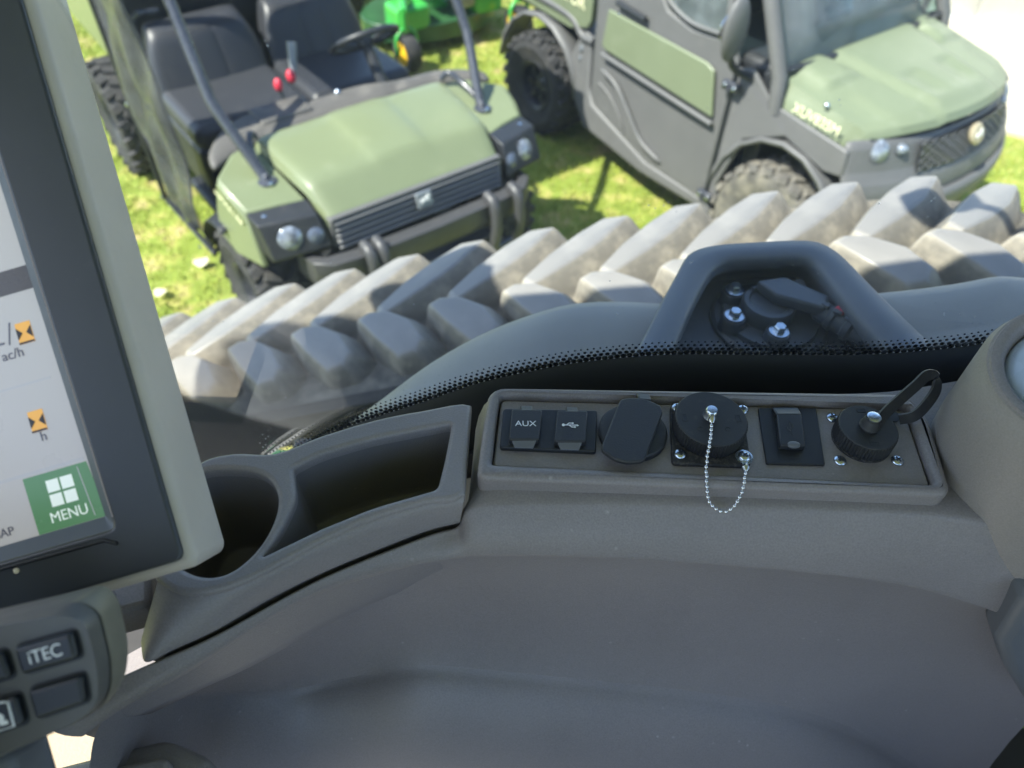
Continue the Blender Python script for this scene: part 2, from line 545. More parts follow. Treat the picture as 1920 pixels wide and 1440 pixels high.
def text(name, body, size, mat, parent, frame, ext=.00015, ax='CENTER', sx=1, shear=0, off=None):
    cu = bpy.data.curves.new(name, 'FONT')
    cu.body = body; cu.size = size; cu.extrude = ext
    cu.align_x = ax; cu.align_y = 'CENTER'; cu.shear = shear
    tmp = bpy.data.objects.new('tmp', cu)
    me = bpy.data.meshes.new_from_object(tmp)
    me.materials.clear()
    bpy.data.objects.remove(tmp); bpy.data.curves.remove(cu)
    me.name = name
    me.transform(frame @ Matrix.Diagonal((sx, 1, 1, 1)))
    return finish(name, me, mat, parent, 30, off)

def frame(o, x, y):
    """matrix with origin o, first axis x, second axis towards y"""
    x = Vector(x).normalized(); y = Vector(y); z = x.cross(y).normalized(); y = z.cross(x)
    mm = Matrix.Identity(4)
    for i in range(3):
        mm[i][0], mm[i][1], mm[i][2], mm[i][3] = x[i], y[i], z[i], o[i]
    return mm
def dup(o, parent=None):
    c = o.copy(); COL.objects.link(c)
    if parent is not None:
        c.parent = parent
    return c
T = Matrix.Translation
mmv = lambda L: [(a / 1000., b / 1000.) for a, b in L]
# ================================================================== SETTING
g = G(); g.box((0, 0, -.05), (160, 160, .1))
tag(g.build('ground', 'soil'), 'short sunlit lawn under the parked vehicles', kind='structure')
g = G()
g.slab([(3.35, 5.25, .03), (4.6, 4.72, .03), (12, 4.6, .03), (12, 12, .03), (3.0, 12, .03)], .06)
tag(g.build('concrete_slab', 'concrete'), kind='structure')

def lawn(n, x0, x1, y0, y1):
    xs = rng.uniform(x0, x1, n); ys = rng.uniform(y0, y1, n)
    keep = ~((xs > 3.3) & (ys > 5.2 - (xs - 3.3) * .42))
    dens = .5 + .5 * np.sin(xs * 3.1 + 1.3 * np.sin(ys * 2.3)) * np.sin(ys * 3.7 + xs * .8)
    dens = .55 * dens + .45 * (.5 + .5 * np.sin(xs * 9.1 + 2 * np.sin(ys * 5.3)) * np.sin(ys * 8.3 + 1.7 * np.sin(xs * 6.1)))
    keep &= rng.uniform(0, 1, n) < .35 + .75 * dens
    xs, ys, dens = xs[keep], ys[keep], dens[keep]
    n = len(xs)
    h = rng.uniform(.018, .05, n) * (.6 + .6 * dens); w = rng.uniform(.003, .006, n)
    an = rng.uniform(0, 2 * np.pi, n); ln = rng.uniform(.2, 1.1, n) * h; la = rng.uniform(0, 2 * np.pi, n)
    co = np.zeros((n, 3, 3))
    dx, dy = np.cos(an) * w, np.sin(an) * w
    co[:, 0] = np.stack([xs - dx, ys - dy, np.full(n, -.002)], 1)
    co[:, 1] = np.stack([xs + dx, ys + dy, np.full(n, -.002)], 1)
    co[:, 2] = np.stack([xs + np.cos(la) * ln, ys + np.sin(la) * ln, h], 1)
    me = bpy.data.meshes.new('grass')
    me.vertices.add(n * 3); me.vertices.foreach_set('co', co.ravel())
    me.loops.add(n * 3); me.loops.foreach_set('vertex_index', np.arange(n * 3, dtype=np.int32))
    me.polygons.add(n); me.polygons.foreach_set('loop_start', np.arange(0, n * 3, 3, dtype=np.int32))
    me.update(); me.validate()
    tone = np.clip(rng.normal(.85 - .85 * dens, .18, n), 0, 1)
    at = me.attributes.new('tone', 'FLOAT', 'POINT')
    at.data.foreach_set('value', np.repeat(tone, 3).astype(np.float32))
    me.materials.append(MT['grass'])
    o = bpy.data.objects.new('grass', me); COL.objects.link(o)
    tag(o, 'sunlit yellow-green lawn grass with straw patches', kind='stuff')
lawn(210000, -4.2, 4.6, 2.0, 9.5)

def leaf(x, y, r, rz, label):
    g = G(); k = 9
    rim = []
    for i in range(k):
        q = 2 * math.pi * i / k
        rr = r * (1 + .18 * math.sin(3 * q + rz))
        rim.append((x + rr * math.cos(q), y + rr * .85 * math.sin(q), .045 + .012 * math.sin(2 * q + rz)))
    g.slab(rim, .002)
    tag(g.build('fallen_leaf', 'leaf'), label, 'leaf', 'pale dry leaves on the lawn')
leaf(-1.795, 3.33, .045, .4, 'pale dry leaf on the grass left of the open utility vehicle front wheel')
leaf(-1.93, 3.06, .035, 1.7, 'small dry leaf on the grass beside the display edge above the tread')

# white sheet metal building, upper right
bw = empty('metal_building', (4.45, 7.0, 0), R_(-24))
tag(bw, 'white sheet metal building wall behind the hood at the upper right corner', 'building')
g = G(); g.box((2.0, 2.05, 1.6), (6.0, 4.0, 3.2)); g.build('wall', 'whitewall', bw)
for i in range(10):
    g = G(); x = -.95 + i * .6
    rows = []
    prof = [(0, 0), (.03, .022), (.06, .022), (.09, 0), (.28, 0), (.30, .008), (.32, .008), (.34, 0), (.594, 0)]
    for z in (.06, 3.15):
        rows.append([(x + p, -d, z) for p, d in prof])
    g.grid(rows)
    o = g.build('panel', 'whitewall', bw, 20); solid(o, .006, 1); o.location = (0, .038, 0)
g = G(); g.box((2.0, .03, .03), (6.0, .05, .06)); g.build('base_trim', 'whitewall', bw)

# cream wheel standing on the slab at the right edge
cw = empty('cream_wheel', (4.62, 5.78, .03), R_(-35))
tag(cw, 'cream painted wheel with a dark hub at the right edge beyond the cab vehicle', 'wheel')
g = G(); g.lathe([(.13, -.09), (.30, -.10), (.36, -.07), (.38, 0), (.36, .07), (.30, .10), (.20, .11), (.13, .05)], (0, 0, .38), (0, 1, 0), 10)
g.build('wheel_ring', 'cream', cw, 30)
g = G(); g.lathe([(.02, -.08), (.12, -.085), (.17, -.115), (.17, -.13), (.1, -.12), (.02, -.14)], (0, 0, .38), (0, 1, 0), 20)
g.build('hub', 'grey', cw)

# ================================================================== WHEELS
def wheel(parent, c, R, Wd, side, tyremat='tyre', name='wheel', rimr=None, blocks=22, label=None):
    """axle along local Y; side = outward direction (+1 or -1)"""
    c = Vector(c); rimr = rimr or R * .5
    hb = G(); hb.lathe([(.03, -.02), (.055, -.02), (.055, .045), (.035, .055), (.01, .057)], c, (0, side, 0), 14)
    hub = hb.build(name, 'rim', parent, label=label)
    g = G(); h = Wd / 2
    prof = [(rimr, -h * .78), (R * .78, -h), (R * .92, -h * .93), (R * .975, -h * .7), (R * .985, 0), (R * .975, h * .7), (R * .92, h * .93), (R * .78, h), (rimr, h * .78), (rimr * .97, 0)]
    V = []
    for r, y in prof:
        V.append([c + Vector((r * math.cos(q), y, r * math.sin(q))) for q in [2 * math.pi * j / 40 for j in range(40)]])
    g.grid(V, cu=True, cv=True)
    for k in range(blocks):
        for row, (yy, ww, tw) in enumerate(((-.72, .30, .35), (-.27, .36, -.45), (.27, .36, .45), (.72, .30, -.35))):
            q = 2 * math.pi * (k + .5 * (row % 2)) / blocks
            rot = Matrix.Rotation(-q + math.pi / 2, 4, 'Y').to_3x3() @ Matrix.Rotation(tw, 3, 'Z')
            rr = R * (1.0 if abs(yy) < .5 else .975)
            p = c + Vector((rr * math.cos(q), yy * h, rr * math.sin(q)))
            g.box(p, (R * .15, Wd * ww, R * .085), rot, .8)
    g.build('tyre', tyremat, hub, 30)
    g = G()
    g.lathe([(rimr, -h * .75), (rimr * .9, -h * .6), (rimr * .85, h * .25), (rimr * .95, h * .72), (rimr * 1.02, h * .8), (rimr * 1.0, h * .86), (rimr * .86, h * .76), (rimr * .78, h * .35), (rimr * .3, h * .3), (rimr * .18, h * .45)], c, (0, side, 0), 28)
    for k in range(6):
        q = 2 * math.pi * k / 6
        g.box(c + Vector((rimr * .58 * math.cos(q), side * h * .42, rimr * .58 * math.sin(q))), (rimr * .42, h * .3, rimr * .20), Matrix.Rotation(-q, 3, 'Y'), .8)
    g.build('rim', 'rim', hub)
    for k in range(4):
        q = 2 * math.pi * (k + .5) / 4
        g = G(); g.lathe([(.011, 0), (.011, .022), (.006, .026)], c + Vector((.04 * math.cos(q), side * .03, .04 * math.sin(q))), (0, side, 0), 6)
        g.build('lug_nut', 'zinc', hub)
    return hub

def mbox(name, c, d, mat, parent, bw_=.012, rot=None, taper=1, label=None, seg=3):
    g = G(); g.box(c, d, rot, taper)
    return bevel(g.build(name, mat, parent, label=label), bw_, seg)

def mslab(name, pts, t, mat, parent, bw_=.008, label=None, out=None):
    mb = sum(p[1] for p in pts) / len(pts)
    if out is None: out = (0, math.copysign(1, mb), 0) if abs(mb) > .3 else (1, 0, 1)
    g = G(); g.slab(pts, t, out)
    return bevel(g.build(name, mat, parent, label=label), bw_, 3)

# ================================================================== OPEN UTILITY VEHICLE (left)
V1 = empty('utility_vehicle', (-.71, 3.254, 0), R_(-51.6))
tag(V1, 'open utility vehicle with flat pale olive hood, black seats and tubular windshield frame', 'utility vehicle', 'parked utility vehicles')
# hood
g = G(); rows = []
BS = [-1.03, -1.0, -.93, -.66, -.345, -.30, -.25, 0, .25, .30, .345, .66, .93, 1.0, 1.03]
for a, hw, z, k in ((-.155, .49, .95, 0), (-.15, .50, .975, .3), (-.12, .50, .985, 1), (.05, .49, .972, 1), (.20, .475, .957, .9), (.275, .465, .944, .7), (.298, .46, .932, .2), (.355, .455, .888, 0), (.405, .45, .848, 0), (.425, .448, .835, 0), (.415, .445, .822, 0)):
    r = []
    for s in BS:
        dz = 0
        if abs(s) > 1.01: dz = -.045
        elif abs(s) > .99: dz = -.006
        elif abs(s) > .9: dz = .004
        if abs(s) <= .25: dz += .016 * k
        elif abs(s) <= .31: dz += .007 * k
        r.append((a, s * hw, z + dz + .006 * (1 - s * s)))
    rows.append(r)
g.grid(rows)
hood = g.build('hood', 'olive', V1, 28); subsurf(hood, 1)
for s in (-1, 1):
    # fender top and outer side as one moulding
    g = G()
    top = [(-.17, .515, .955), (-.10, .64, .965), (.04, .765, .955), (.13, .755, .92), (.225, .735, .87), (.265, .60, .885), (.30, .485, .885)]
    top = [(a, b * s, z) for a, b, z in top]
    g.slab(top, .03, (0, 0, 1))
    f = bevel(g.build('fender', 'olive', V1), .014, 3)
    g = G()
    sd = [(.045, .772, .945), (-.03, .785, .78), (-.08, .79, .625), (.10, .79, .61), (.33, .75, .655), (.285, .748, .76), (.232, .742, .855), (.14, .765, .91)]
    sd = [(a, b * s, z) for a, b, z in sd]
    g.slab(sd, .03, (0, s, 0))
    bevel(g.build('side_panel', 'olive', f), .01, 3)
    if s < 0:
        fr = frame((.155, -.7785, .880), (.82, .20, -.54), (.5, .0, .80))
        text('model_lettering', 'HPX615E', .050, 'decal', f, fr, .001, sx=.92)
    # headlamp housing
    g = G()
    hz = [(.29, .475, .892), (.25, .60, .886), (.225, .738, .875), (.315, .752, .78), (.40, .735, .715), (.445, .60, .70), (.455, .462, .715), (.42, .455, .845)]
    tb = [(.295, .482, .888), (.225, .735, .872), (.335, .735, .868), (.395, .49, .872)]
    ft = [(.345, .728, .850), (.41, .49, .857), (.462, .472, .735), (.415, .722, .728)]
    bt = [(.30, .482, .73), (.22, .735, .72), (.40, .725, .715), (.452, .478, .722)]
    allp = [Vector((a, b * s, z)) for a, b, z in tb + ft + bt]
    V = g.verts(allp)
    quads = [(0, 1, 2, 3), (3, 2, 4, 5), (5, 4, 7, 6), (6, 7, 10, 11), (11, 10, 9, 8), (8, 9, 1, 0), (0, 3, 5), (0, 5, 6), (0, 6, 11), (0, 11, 8), (1, 9, 10), (1, 10, 7), (1, 7, 4), (1, 4, 2)]
    for q in quads:
        g.face([V[i] for i in q])
    hl = bevel(g.build('headlight', 'dark', V1), .012, 3, 40)
    nrm = Vector((.93, .22 * s, .36)).normalized()
    c = Vector((.388, .625 * s, .795))
    g = G(); g.lathe([(.062, -.012), (.068, .004), (.066, .012), (.058, .008)], c, nrm, 24); g.build('lamp_ring', 'dark', hl)
    g = G(); g.lathe([(.056, -.002), (.054, .012), (.040, .024), (.020, .030), (.001, .032)], c, nrm, 24); g.build('lens', 'lens', hl)
    c2 = Vector((.425, .525 * s, .79))
    g = G(); g.lathe([(.036, -.01), (.036, .006), (.024, .014), (.001, .017)], c2, nrm, 18); g.build('fog_lens', 'fog', hl)
    for bb in ((.29, .68), (.33, .545)):
        g = G(); g.lathe([(.011, 0), (.011, .005), (.004, .008)], (bb[0], bb[1] * s, .87), (0, 0, 1), 10); g.build('bolt', 'zinc', hl)
    # front fender flare
    g = G(); rows = []
    for i in range(9):
        q = R_(10 + 85 * i / 8)
        rows.append([(.01 - .37 * math.cos(q), b * s, .33 + .40 * math.sin(q) - (.03 if b > .8 else 0)) for b in (.62, .74, .81, .815)])
    g.grid(rows); solid(g.build('fender_flare', 'dark', V1), .012)
# grille
gr = mbox('grille', (.355, 0, .775), (.06, .90, .155), 'dark', V1, .01)
for i, z in enumerate((.822, .794, .766, .738, .710)):
    g = G(); g.box((.418 + .004 * i, 0, z), (.060, .88, .008), Matrix.Rotation(R_(14), 3, 'Y')); bevel(g.build('slat', 'slat', gr), .003)
for e in (-1, 1):
    mbox('grille_end', (.405, .445 * e, .77), (.07, .02, .14), 'grey', gr, .006)
mbox('trim_strip', (.425, 0, .838), (.03, .90, .014), 'grey', gr, .005)
bd = mbox('emblem', (.462, 0, .79), (.016, .085, .075), 'badge', gr, .02, Matrix.Rotation(R_(-18), 3, 'Y'), seg=4)
g = G()
deer = [(-.028, -.004), (-.016, .006), (-.004, .004), (.008, .010), (.014, .020), (.020, .016), (.027, .013), (.020, .006), (.016, -.002), (.026, -.014), (.014, -.008), (.004, -.006), (-.010, -.006), (-.022, -.016)]
fr = frame((.474, 0, .795), (0, 1, 0), (-.3, 0, .95))
g.slab([fr @ Vector((x, y, 0)) for x, y in deer], .004, (1, 0, 0)); g.build('leaping_deer', 'whitewall', bd)
# bumper and brush guard
g = G(); rows = []
for a, b in ((.38, -.60), (.46, -.585), (.515, -.52), (.535, -.40), (.545, 0), (.535, .40), (.515, .52), (.46, .585), (.38, .60)):
    rows.append([(a + .030, b, .705), (a + .040, b, .640), (a + .020, b, .580), (a - .04, b, .580), (a - .04, b, .705)])
V = g.grid(rows, cu=True); g.face(V[0]); g.face(V[-1])
bp = bevel(g.build('bumper', 'bump', V1, 50), .018, 3)
for b0 in (-.36, -.30, .30, .44):
    g = G(); s = 1 if b0 > 0 else -1
    g.tube(smooth_open([(.530, b0, .735), (.590, b0, .715), (.612, b0, .61), (.60, b0 - .005 * s, .50), (.56, b0 - .02 * s, .42), (.45, b0 - .02 * s, .38)], 4), .027, 10)
    g.build('guard_tube', 'bump', bp, 60)
g = G(); g.tube([(.585, -.36, .46), (.595, -.1, .455), (.595, .2, .46), (.585, .44, .47)], .022, 10); g.build('cross_tube', 'frame', bp, 60)
mbox('skid_plate', (.42, 0, .40), (.10, .70, .20), 'dark', V1, .02, Matrix.Rotation(R_(30), 3, 'Y'))
# body tub, floor, dash
mbox('chassis', (-.95, 0, .33), (2.7, .9, .14), 'dark', V1, .02)
mbox('floor_pan', (-.55, 0, .42), (.75, 1.36, .05), 'dark', V1, .02)
mbox('firewall', (-.24, 0, .66), (.12, 1.16, .50), 'dark', V1, .02)
g = G(); rows = []
bs = [-.74, -.68, -.55, -.40, -.25, -.1, .04, .16, .26, .36, .48, .60, .70, .745]
bk = [-.16, -.30, -.43, -.46, -.41, -.41, -.40, -.38, -.33, -.32, -.33, -.30, -.2, -.15]
for t in range(6):
    r = []
    for b, e in zip(bs, bk):
        f0 = -.155 if abs(b) < .52 else (-.16 + (abs(b) - .52) * .55)
        k = t / 5
        a = f0 + (min(e, f0 - .02) - f0) * (k if t < 5 else .97)
        z = .962 - .02 * max(0, abs(b) - .5) * 3 + .028 * math.sin(math.pi * min(1, k * 1.1)) + (.012 * math.sin(b * 11) * k) - (0 if t < 5 else .09)
        r.append((a, b, z))
    rows.append(r)
g.grid(rows); d = g.build('dashboard', 'dash', V1, 50); subsurf(solid(d, .03), 1)
g = G(); g.lathe([(.016, 0), (.016, .012), (.006, .02)], (-.30, .0, .985), (0, 0, 1), 12); g.build('glint_knob', 'zinc', d)  # small metal knob added in place of a sun glint
mbox('glovebox_lid', (-.30, -.30, .985), (.16, .26, .02), 'dash', d, .01)
g = G(); g.sphere((-.43, -.24, 1.04), .026, 7, (1, .8, 1.3)); g.build('brake_knob', 'red', V1, label='left red round knob on the dashboard')
g = G(); g.tube([(-.40, -.235, .97), (-.43, -.24, 1.03)], .010, 8); g.build('brake_lever', 'dark', V1)
g = G(); g.sphere((-.44, -.165, 1.06), .028, 7, (1, .8, 1.2)); g.build('shift_knob', 'red', V1, label='right red round knob below the grey lever')
g = G(); g.tube([(-.45, -.15, 1.03), (-.47, -.13, 1.10), (-.50, -.105, 1.19)], [.012, .020, .024], 10); g.build('gear_lever', 'badge', V1)
g = G()
n = Vector((-.55, 0, .83)).normalized(); c = Vector((-.52, .29, 1.10)); u = Vector((.83, 0, .55)); v = Vector((0, 1, 0))
g.tube([c + (u * math.cos(q) + v * math.sin(q)) * .175 for q in [2 * math.pi * j / 32 for j in range(32)]], .017, 10, closed=True)
stw = g.build('steering_wheel', 'black', V1, 60)
g = G()
for q in (0.5, 2.6, 4.7):
    g.tube([c - n * .02, c + (u * math.cos(q) + v * math.sin(q)) * .17], .012, 8)
g.lathe([(.045, -.03), (.05, 0), (.03, .012), (.001, .014)], c, n, 16)
g.build('spokes', 'black', stw, 60)
g = G(); g.tube([c - n * .02, (-.26, .29, .80)], .03, 10); g.build('steering_column', 'dark', V1)
# seats
mbox('seat_base', (-1.0, 0, .55), (.62, 1.26, .28), 'dark', V1, .03)
for b0, w in ((-.30, .655), (.345, .63)):
    g = G(); g.box((-.97, b0, .735), (.56, w, .13)); o = bevel(g.build('seat_cushion', 'vinyl', V1), .055, 5)
    g = G(); rows = []
    for i, z in enumerate((.72, .76, .86, .98, 1.05, 1.085, 1.08, 1.03, .9, .74)):
        front = i < 5
        wd = w / 2 * (1 if z < .9 else 1 - (z - .9) * 1.1)
        r = []
        for s in (-1, -.93, -.6, -.28, -.24, -.2, .2, .24, .28, .6, .93, 1):
            a = -1.17 - (z - .7) * .38 - (0 if i < 5 else (.06 if i == 5 else .12))
            if i < 5: a += .028 * (1 - s * s) - (.010 if abs(abs(s) - .24) < .01 else 0) - (.04 if abs(s) > .95 else 0)
            r.append((a, b0 + s * wd, z - (.03 if abs(s) > .95 and z > 1 else 0)))
        rows.append(r)
    V = g.grid(rows, cv=True)
    for j in (0, -1):
        g.face([V[i][j] for i in range(len(V))])
    subsurf(g.build('seat_back', 'vinyl', V1, 60), 2)
mbox('rear_screen', (-1.52, 0, 1.06), (.035, 1.24, .62), 'dark', V1, .012)
mbox('engine_cover', (-1.46, 0, .60), (.26, 1.30, .44), 'dark', V1, .02)
for s in (-1, 1):
    for a, z in ((-1.40, .95), (-1.42, 1.12)):
        g = G(); g.tube([(a, .45 * s, z), (a + .03, .56 * s, z + .02), (a, .63 * s, z - .05)], .014, 8); g.build('belt_guide', 'frame', V1)
# roll cage, windshield tubes, roof
for s in (-1, 1):
    g = G(); g.tube(smooth_open([(.115, .575 * s, .91), (.07, .585 * s, .955), (-.10, .645 * s, 1.17), (-.145, .65 * s, 1.23), (-.19, .648 * s, 1.30), (-.40, .635 * s, 1.60), (-.62, .62 * s, 1.90)], 4), .0245, 12)
    p = g.build('windshield_tube', 'frame', V1, 60)
    g = G(); g.lathe([(.045, 0), (.045, .012), (.03, .02)], (.115, .575 * s, .905), (0, 0, 1), 14); g.build('tube_foot', 'frame', p)
    g = G(); g.lathe([(.012, 0), (.012, .008), (.004, .011)], (.150, .575 * s, .917), (0, 0, 1), 10); g.build('foot_bolt', 'zinc', p)
    g = G(); g.tube(smooth_open([(-.14, .50 * s, .985), (-.11, .53 * s, 1.02), (-.05, .56 * s, .99), (.05, .575 * s, .955), (.12, .575 * s, .93)], 4), .015, 8); g.build('brace', 'frame', p, 60)
    g = G(); g.tube(smooth_open([(-1.40, .63 * s, .60), (-1.40, .64 * s, 1.3), (-1.38, .63 * s, 1.80), (-1.28, .62 * s, 1.91), (-.62, .62 * s, 1.915)], 5), .026, 12); g.build('roll_cage_tube', 'frame', V1, 60)
mbox('roof', (-1.01, 0, 1.95), (.84, 1.32, .05), 'dark', V1, .03)
# cargo bed
bed = mbox('cargo_bed', (-2.22, 0, .80), (1.10, 1.30, .05), 'dark', V1, .01)
for s in (-1, 1):
    mslab('bed_side', [(-2.80, .70 * s, .80), (-1.66, .70 * s, .80), (-1.60, .70 * s, .92), (-1.66, .715 * s, 1.14), (-2.80, .715 * s, 1.14)], .05, 'olive', V1)
    mslab('inner_fender', [(-2.45, .52 * s, .30), (-1.48, .52 * s, .34), (-1.48, .54 * s, .84), (-2.45, .54 * s, .84)], .02, 'dash', V1)
mbox('tailgate', (-2.80, 0, .97), (.04, 1.34, .34), 'olive', V1, .01)
# soft door sheet on the passenger side
g = G(); rows = []
for i in range(22):
    z = .42 + 1.30 * i / 21
    r = []
    for j in range(15):
        k = j / 14
        a = -.85 + k * (.62 if z < .9 else .62 - (z - .9) * .15)
        if z < .6: a += 0
        w = .012 * math.sin(7 * k * (1 + .3 * z) + 4 * z) + .009 * math.sin(17 * k - 9 * z) + .010 * math.sin(13 * z + 3 * k) * k
        r.append((a, -.815 + w - .02 * (1 - k), z))
    rows.append(r)
g.grid(rows); dr = g.build('soft_door', 'smoke', V1, 60, label='smoked wrinkled soft door sheet'); solid(dr, .004)
g = G(); g.tube([(-.85, -.84, 1.72), (-.85, -.84, .42), (-.22, -.815, .42)], .013, 8); g.build('door_hem', 'dark', dr)
for a, z in ((-.84, .43), (-.84, .95), (-.3, .43)):
    g = G(); g.lathe([(.012, 0), (.012, .006), (.004, .01)], (a, -.855, z), (0, -1, 0), 10); g.build('snap', 'zinc', dr)
# wheels and suspension
for s in (-1, 1):
    wheel(V1, (0, .66 * s, .31), .31, .26, s)
    wheel(V1, (-2.03, .665 * s, .34), .34, .29, s)
    g = G(); g.tube([(0, .2 * s, .36), (.02, .58 * s, .30)], .03, 8); g.tube([(.10, .25 * s, .42), (.10, .56 * s, .34)], .018, 8)
    g.build('control_arm', 'dark', V1)
    g = G(); g.tube([(0, .50 * s, .32), (-.02, .42 * s, .72)], .038, 10); g.build('shock_absorber', 'rim', V1)

# ================================================================== CAB UTILITY VEHICLE (right)
V2 = empty('utility_vehicle', (1.943, 3.828, 0), R_(-52.9))
tag(V2, 'cab utility vehicle with sculpted pale green hood, grey doors and glass windshield', 'utility vehicle', 'parked utility vehicles')
# hood: rear edge at the windshield, rounded lip in front, creased plateau and stepped shoulders
g = G(); rows = []
def sst(x, a, b):
    t = max(0., min(1., (x - a) / (b - a))); return t * t * (3 - 2 * t)
SS = [-1, -.985, -.97, -.94, -.90] + [-.86 + 1.72 * i / 42 for i in range(43)] + [.90, .94, .97, .985, 1]
NK = 36
for k in range(NK + 1):
    t = k / NK
    r = []
    for s in SS:
        A = abs(s)
        lipc = .46 - .20 * A ** 2.2
        rear = -.21 - .05 * (1 - s * s)
        a = rear + (lipc - rear) * t
        hw = .70 - .03 * t - .10 * max(0, t - .75)
        z = 1.13 - .09 * t - .065 * A ** 3 * (1 - .2 * t) - .15 * max(0, t - .86)
        w = .30 + .16 * (1 - t)
        z += .024 * sst(w - A, -.045, .0) * sst(t, .02, .12) * (1 - sst(t, .84, .93))         # central plateau
        z += .026 * sst(A, w + .10, w + .14) * (1 - sst(A, .80, .84)) * (1 - sst(t, .34, .40))  # shoulder steps
        z -= .014 * sst(A, .10, .14) * (1 - sst(A, w - .10, w - .06)) * sst(t, .52, .56) * (1 - sst(t, .72, .86))
        z -= .010 * sst(A, .70, .74) * (1 - sst(A, .86, .92)) * sst(t, .46, .56) * (1 - sst(t, .80, .95))
        z += .012 * (1 - sst(A, .36, .39)) * sst(t, .87, .90)
        if A > .95: z -= .05 * sst(A, .95, .975)
        if A > .98: z -= .07 * sst(A, .98, 1.0) * (1 - .3 * t)
        if k == NK: z -= .028
        r.append((a, s * hw, z))
    rows.append(r)
g.grid(rows)
hood2 = g.build('hood', 'olive2', V2, 40)
fr = frame((.055, -.7005, .985), (1, .045, -.06), (.1, .16, 1))
text('model_lettering', 'XUV835M', .066, 'decal', hood2, fr, .001, sx=.95)
g = G(); g.sphere((.06, -.655, 1.045), .014, 6); g.build('hood_fastener', 'zinc', hood2)
# front fascia
g = G(); rows = []
FS = [-1, -.9, -.75, -.55, -.3, 0, .3, .55, .75, .9, 1]
for z, o_, w in ((.965, -.035, .70), (.94, -.01, .715), (.80, .02, .73), (.775, .06, .74), (.70, .085, .745), (.64, .085, .74), (.60, .05, .72), (.50, .0, .68)):
    rows.append([(.47 - .20 * abs(s) ** 2.2 + o_ , s * w, z) for s in FS])
g.grid(rows)
fas = g.build('front_fascia', 'grey', V2, 35); subsurf(solid(fas, .03), 1)
for s in (-1, 1):
    g = G(); g.slab([(.385 + .0, .36 * s, .945), (.30, .60 * s, .965), (.335, .62 * s, .85), (.42, .38 * s, .83)] if s > 0 else [(.42, .38 * s, .83), (.335, .62 * s, .85), (.30, .60 * s, .965), (.385, .36 * s, .945)], .02, (1, 0, .3))
    hb = g.build('headlight', 'dark', V2); bevel(hb, .01)
    n = Vector((.85, .30 * s, .42)).normalized()
    for b_, a_, r_ in ((.545, .335, .056), (.445, .385, .030)):
        c = Vector((a_, b_ * s, .905))
        g = G(); g.lathe([(r_ * 1.15, -.01), (r_ * 1.18, .008), (r_, .006)], c, n, 20); g.build('lamp_ring', 'dark', hb)
        g = G(); g.lathe([(r_, .0), (r_ * .95, .012), (r_ * .6, .026), (.001, .03)], c, n, 20); g.build('lens', 'lens', hb)
    g = G(); rows = []
    for i in range(11):
        q = R_(-5 + 185 * i / 10)
        rows.append([(-.02 - .43 * math.cos(q), b * s, .34 + .50 * math.sin(q)) for b in (.60, .70, .755, .765)])
    g.grid(rows); solid(g.build('wheel_arch', 'grey', V2, 50), .025)
    g = G(); rows = []
    for i in range(9):
        q = R_(5 + 170 * i / 8)
        rows.append([(-2.07 - .43 * math.cos(q), b * s, .36 + .44 * math.sin(q)) for b in (.56, .70, .75)])
    g.grid(rows); solid(g.build('rear_fender', 'grey', V2, 50), .02)
# mesh grille with badge
gm = G(); gm.slab([(.47, -.36, .79), (.515, -.12, .795), (.515, .12, .795), (.47, .36, .79), (.445, .36, .93), (.475, .12, .945), (.475, -.12, .945), (.445, -.36, .93)], .02, (1, 0, .3))
grl = gm.build('grille', 'dark', V2)
g = G()
for i in range(12):
    for j in range(7):
        b = -.34 + .062 * i + (.031 if j % 2 else 0); z = .805 + .02 * j
        a = .515 - .045 * abs(b / .36) ** 1.8 - (z - .8) * .26
        q = [2 * math.pi * k / 6 for k in range(6)]
        g.tube([(a, b + .026 * math.cos(x), z + .0115 * math.sin(x)) for x in q], .0035, 4, closed=True)
o = g.build('mesh_screen', 'grey', grl, 60); o['kind'] = 'stuff'
g = G(); g.lathe([(.05, -.01), (.055, .004), (.045, .014), (.001, .02)], (.508, 0, .905), (.9, 0, .43), 20); bdg = g.build('emblem', 'badge2', grl)
fr = frame((.526, 0, .913), (0, 1, 0), (-.43, 0, .9))
g = G(); g.slab([fr @ Vector((x * 1.1, y * 1.1, 0)) for x, y in deer], .004, (1, 0, 0)); g.build('leaping_deer', 'whitewall', bdg)
# bumper
g = G(); rows = []
for z, o_ in ((.66, .06), (.70, .10), (.66, .13), (.58, .12), (.52, .08), (.50, .02)):
    rows.append([(.47 - .22 * abs(s) ** 2.2 + o_, s * .74, z) for s in FS])
g.grid(rows); subsurf(solid(g.build('bumper', 'grey', V2, 60), .03), 1)
mbox('tow_plate', (.45, 0, .46), (.16, .40, .14), 'dark', V2, .02)
# cowl, firewall
mslab('cowl', [(-.24, -.70, 1.12), (-.19, -.70, 1.05), (-.19, .70, 1.05), (-.24, .70, 1.12)], .05, 'dark', V2)
mbox('firewall', (-.27, 0, .72), (.10, 1.36, .72), 'dark', V2, .02)
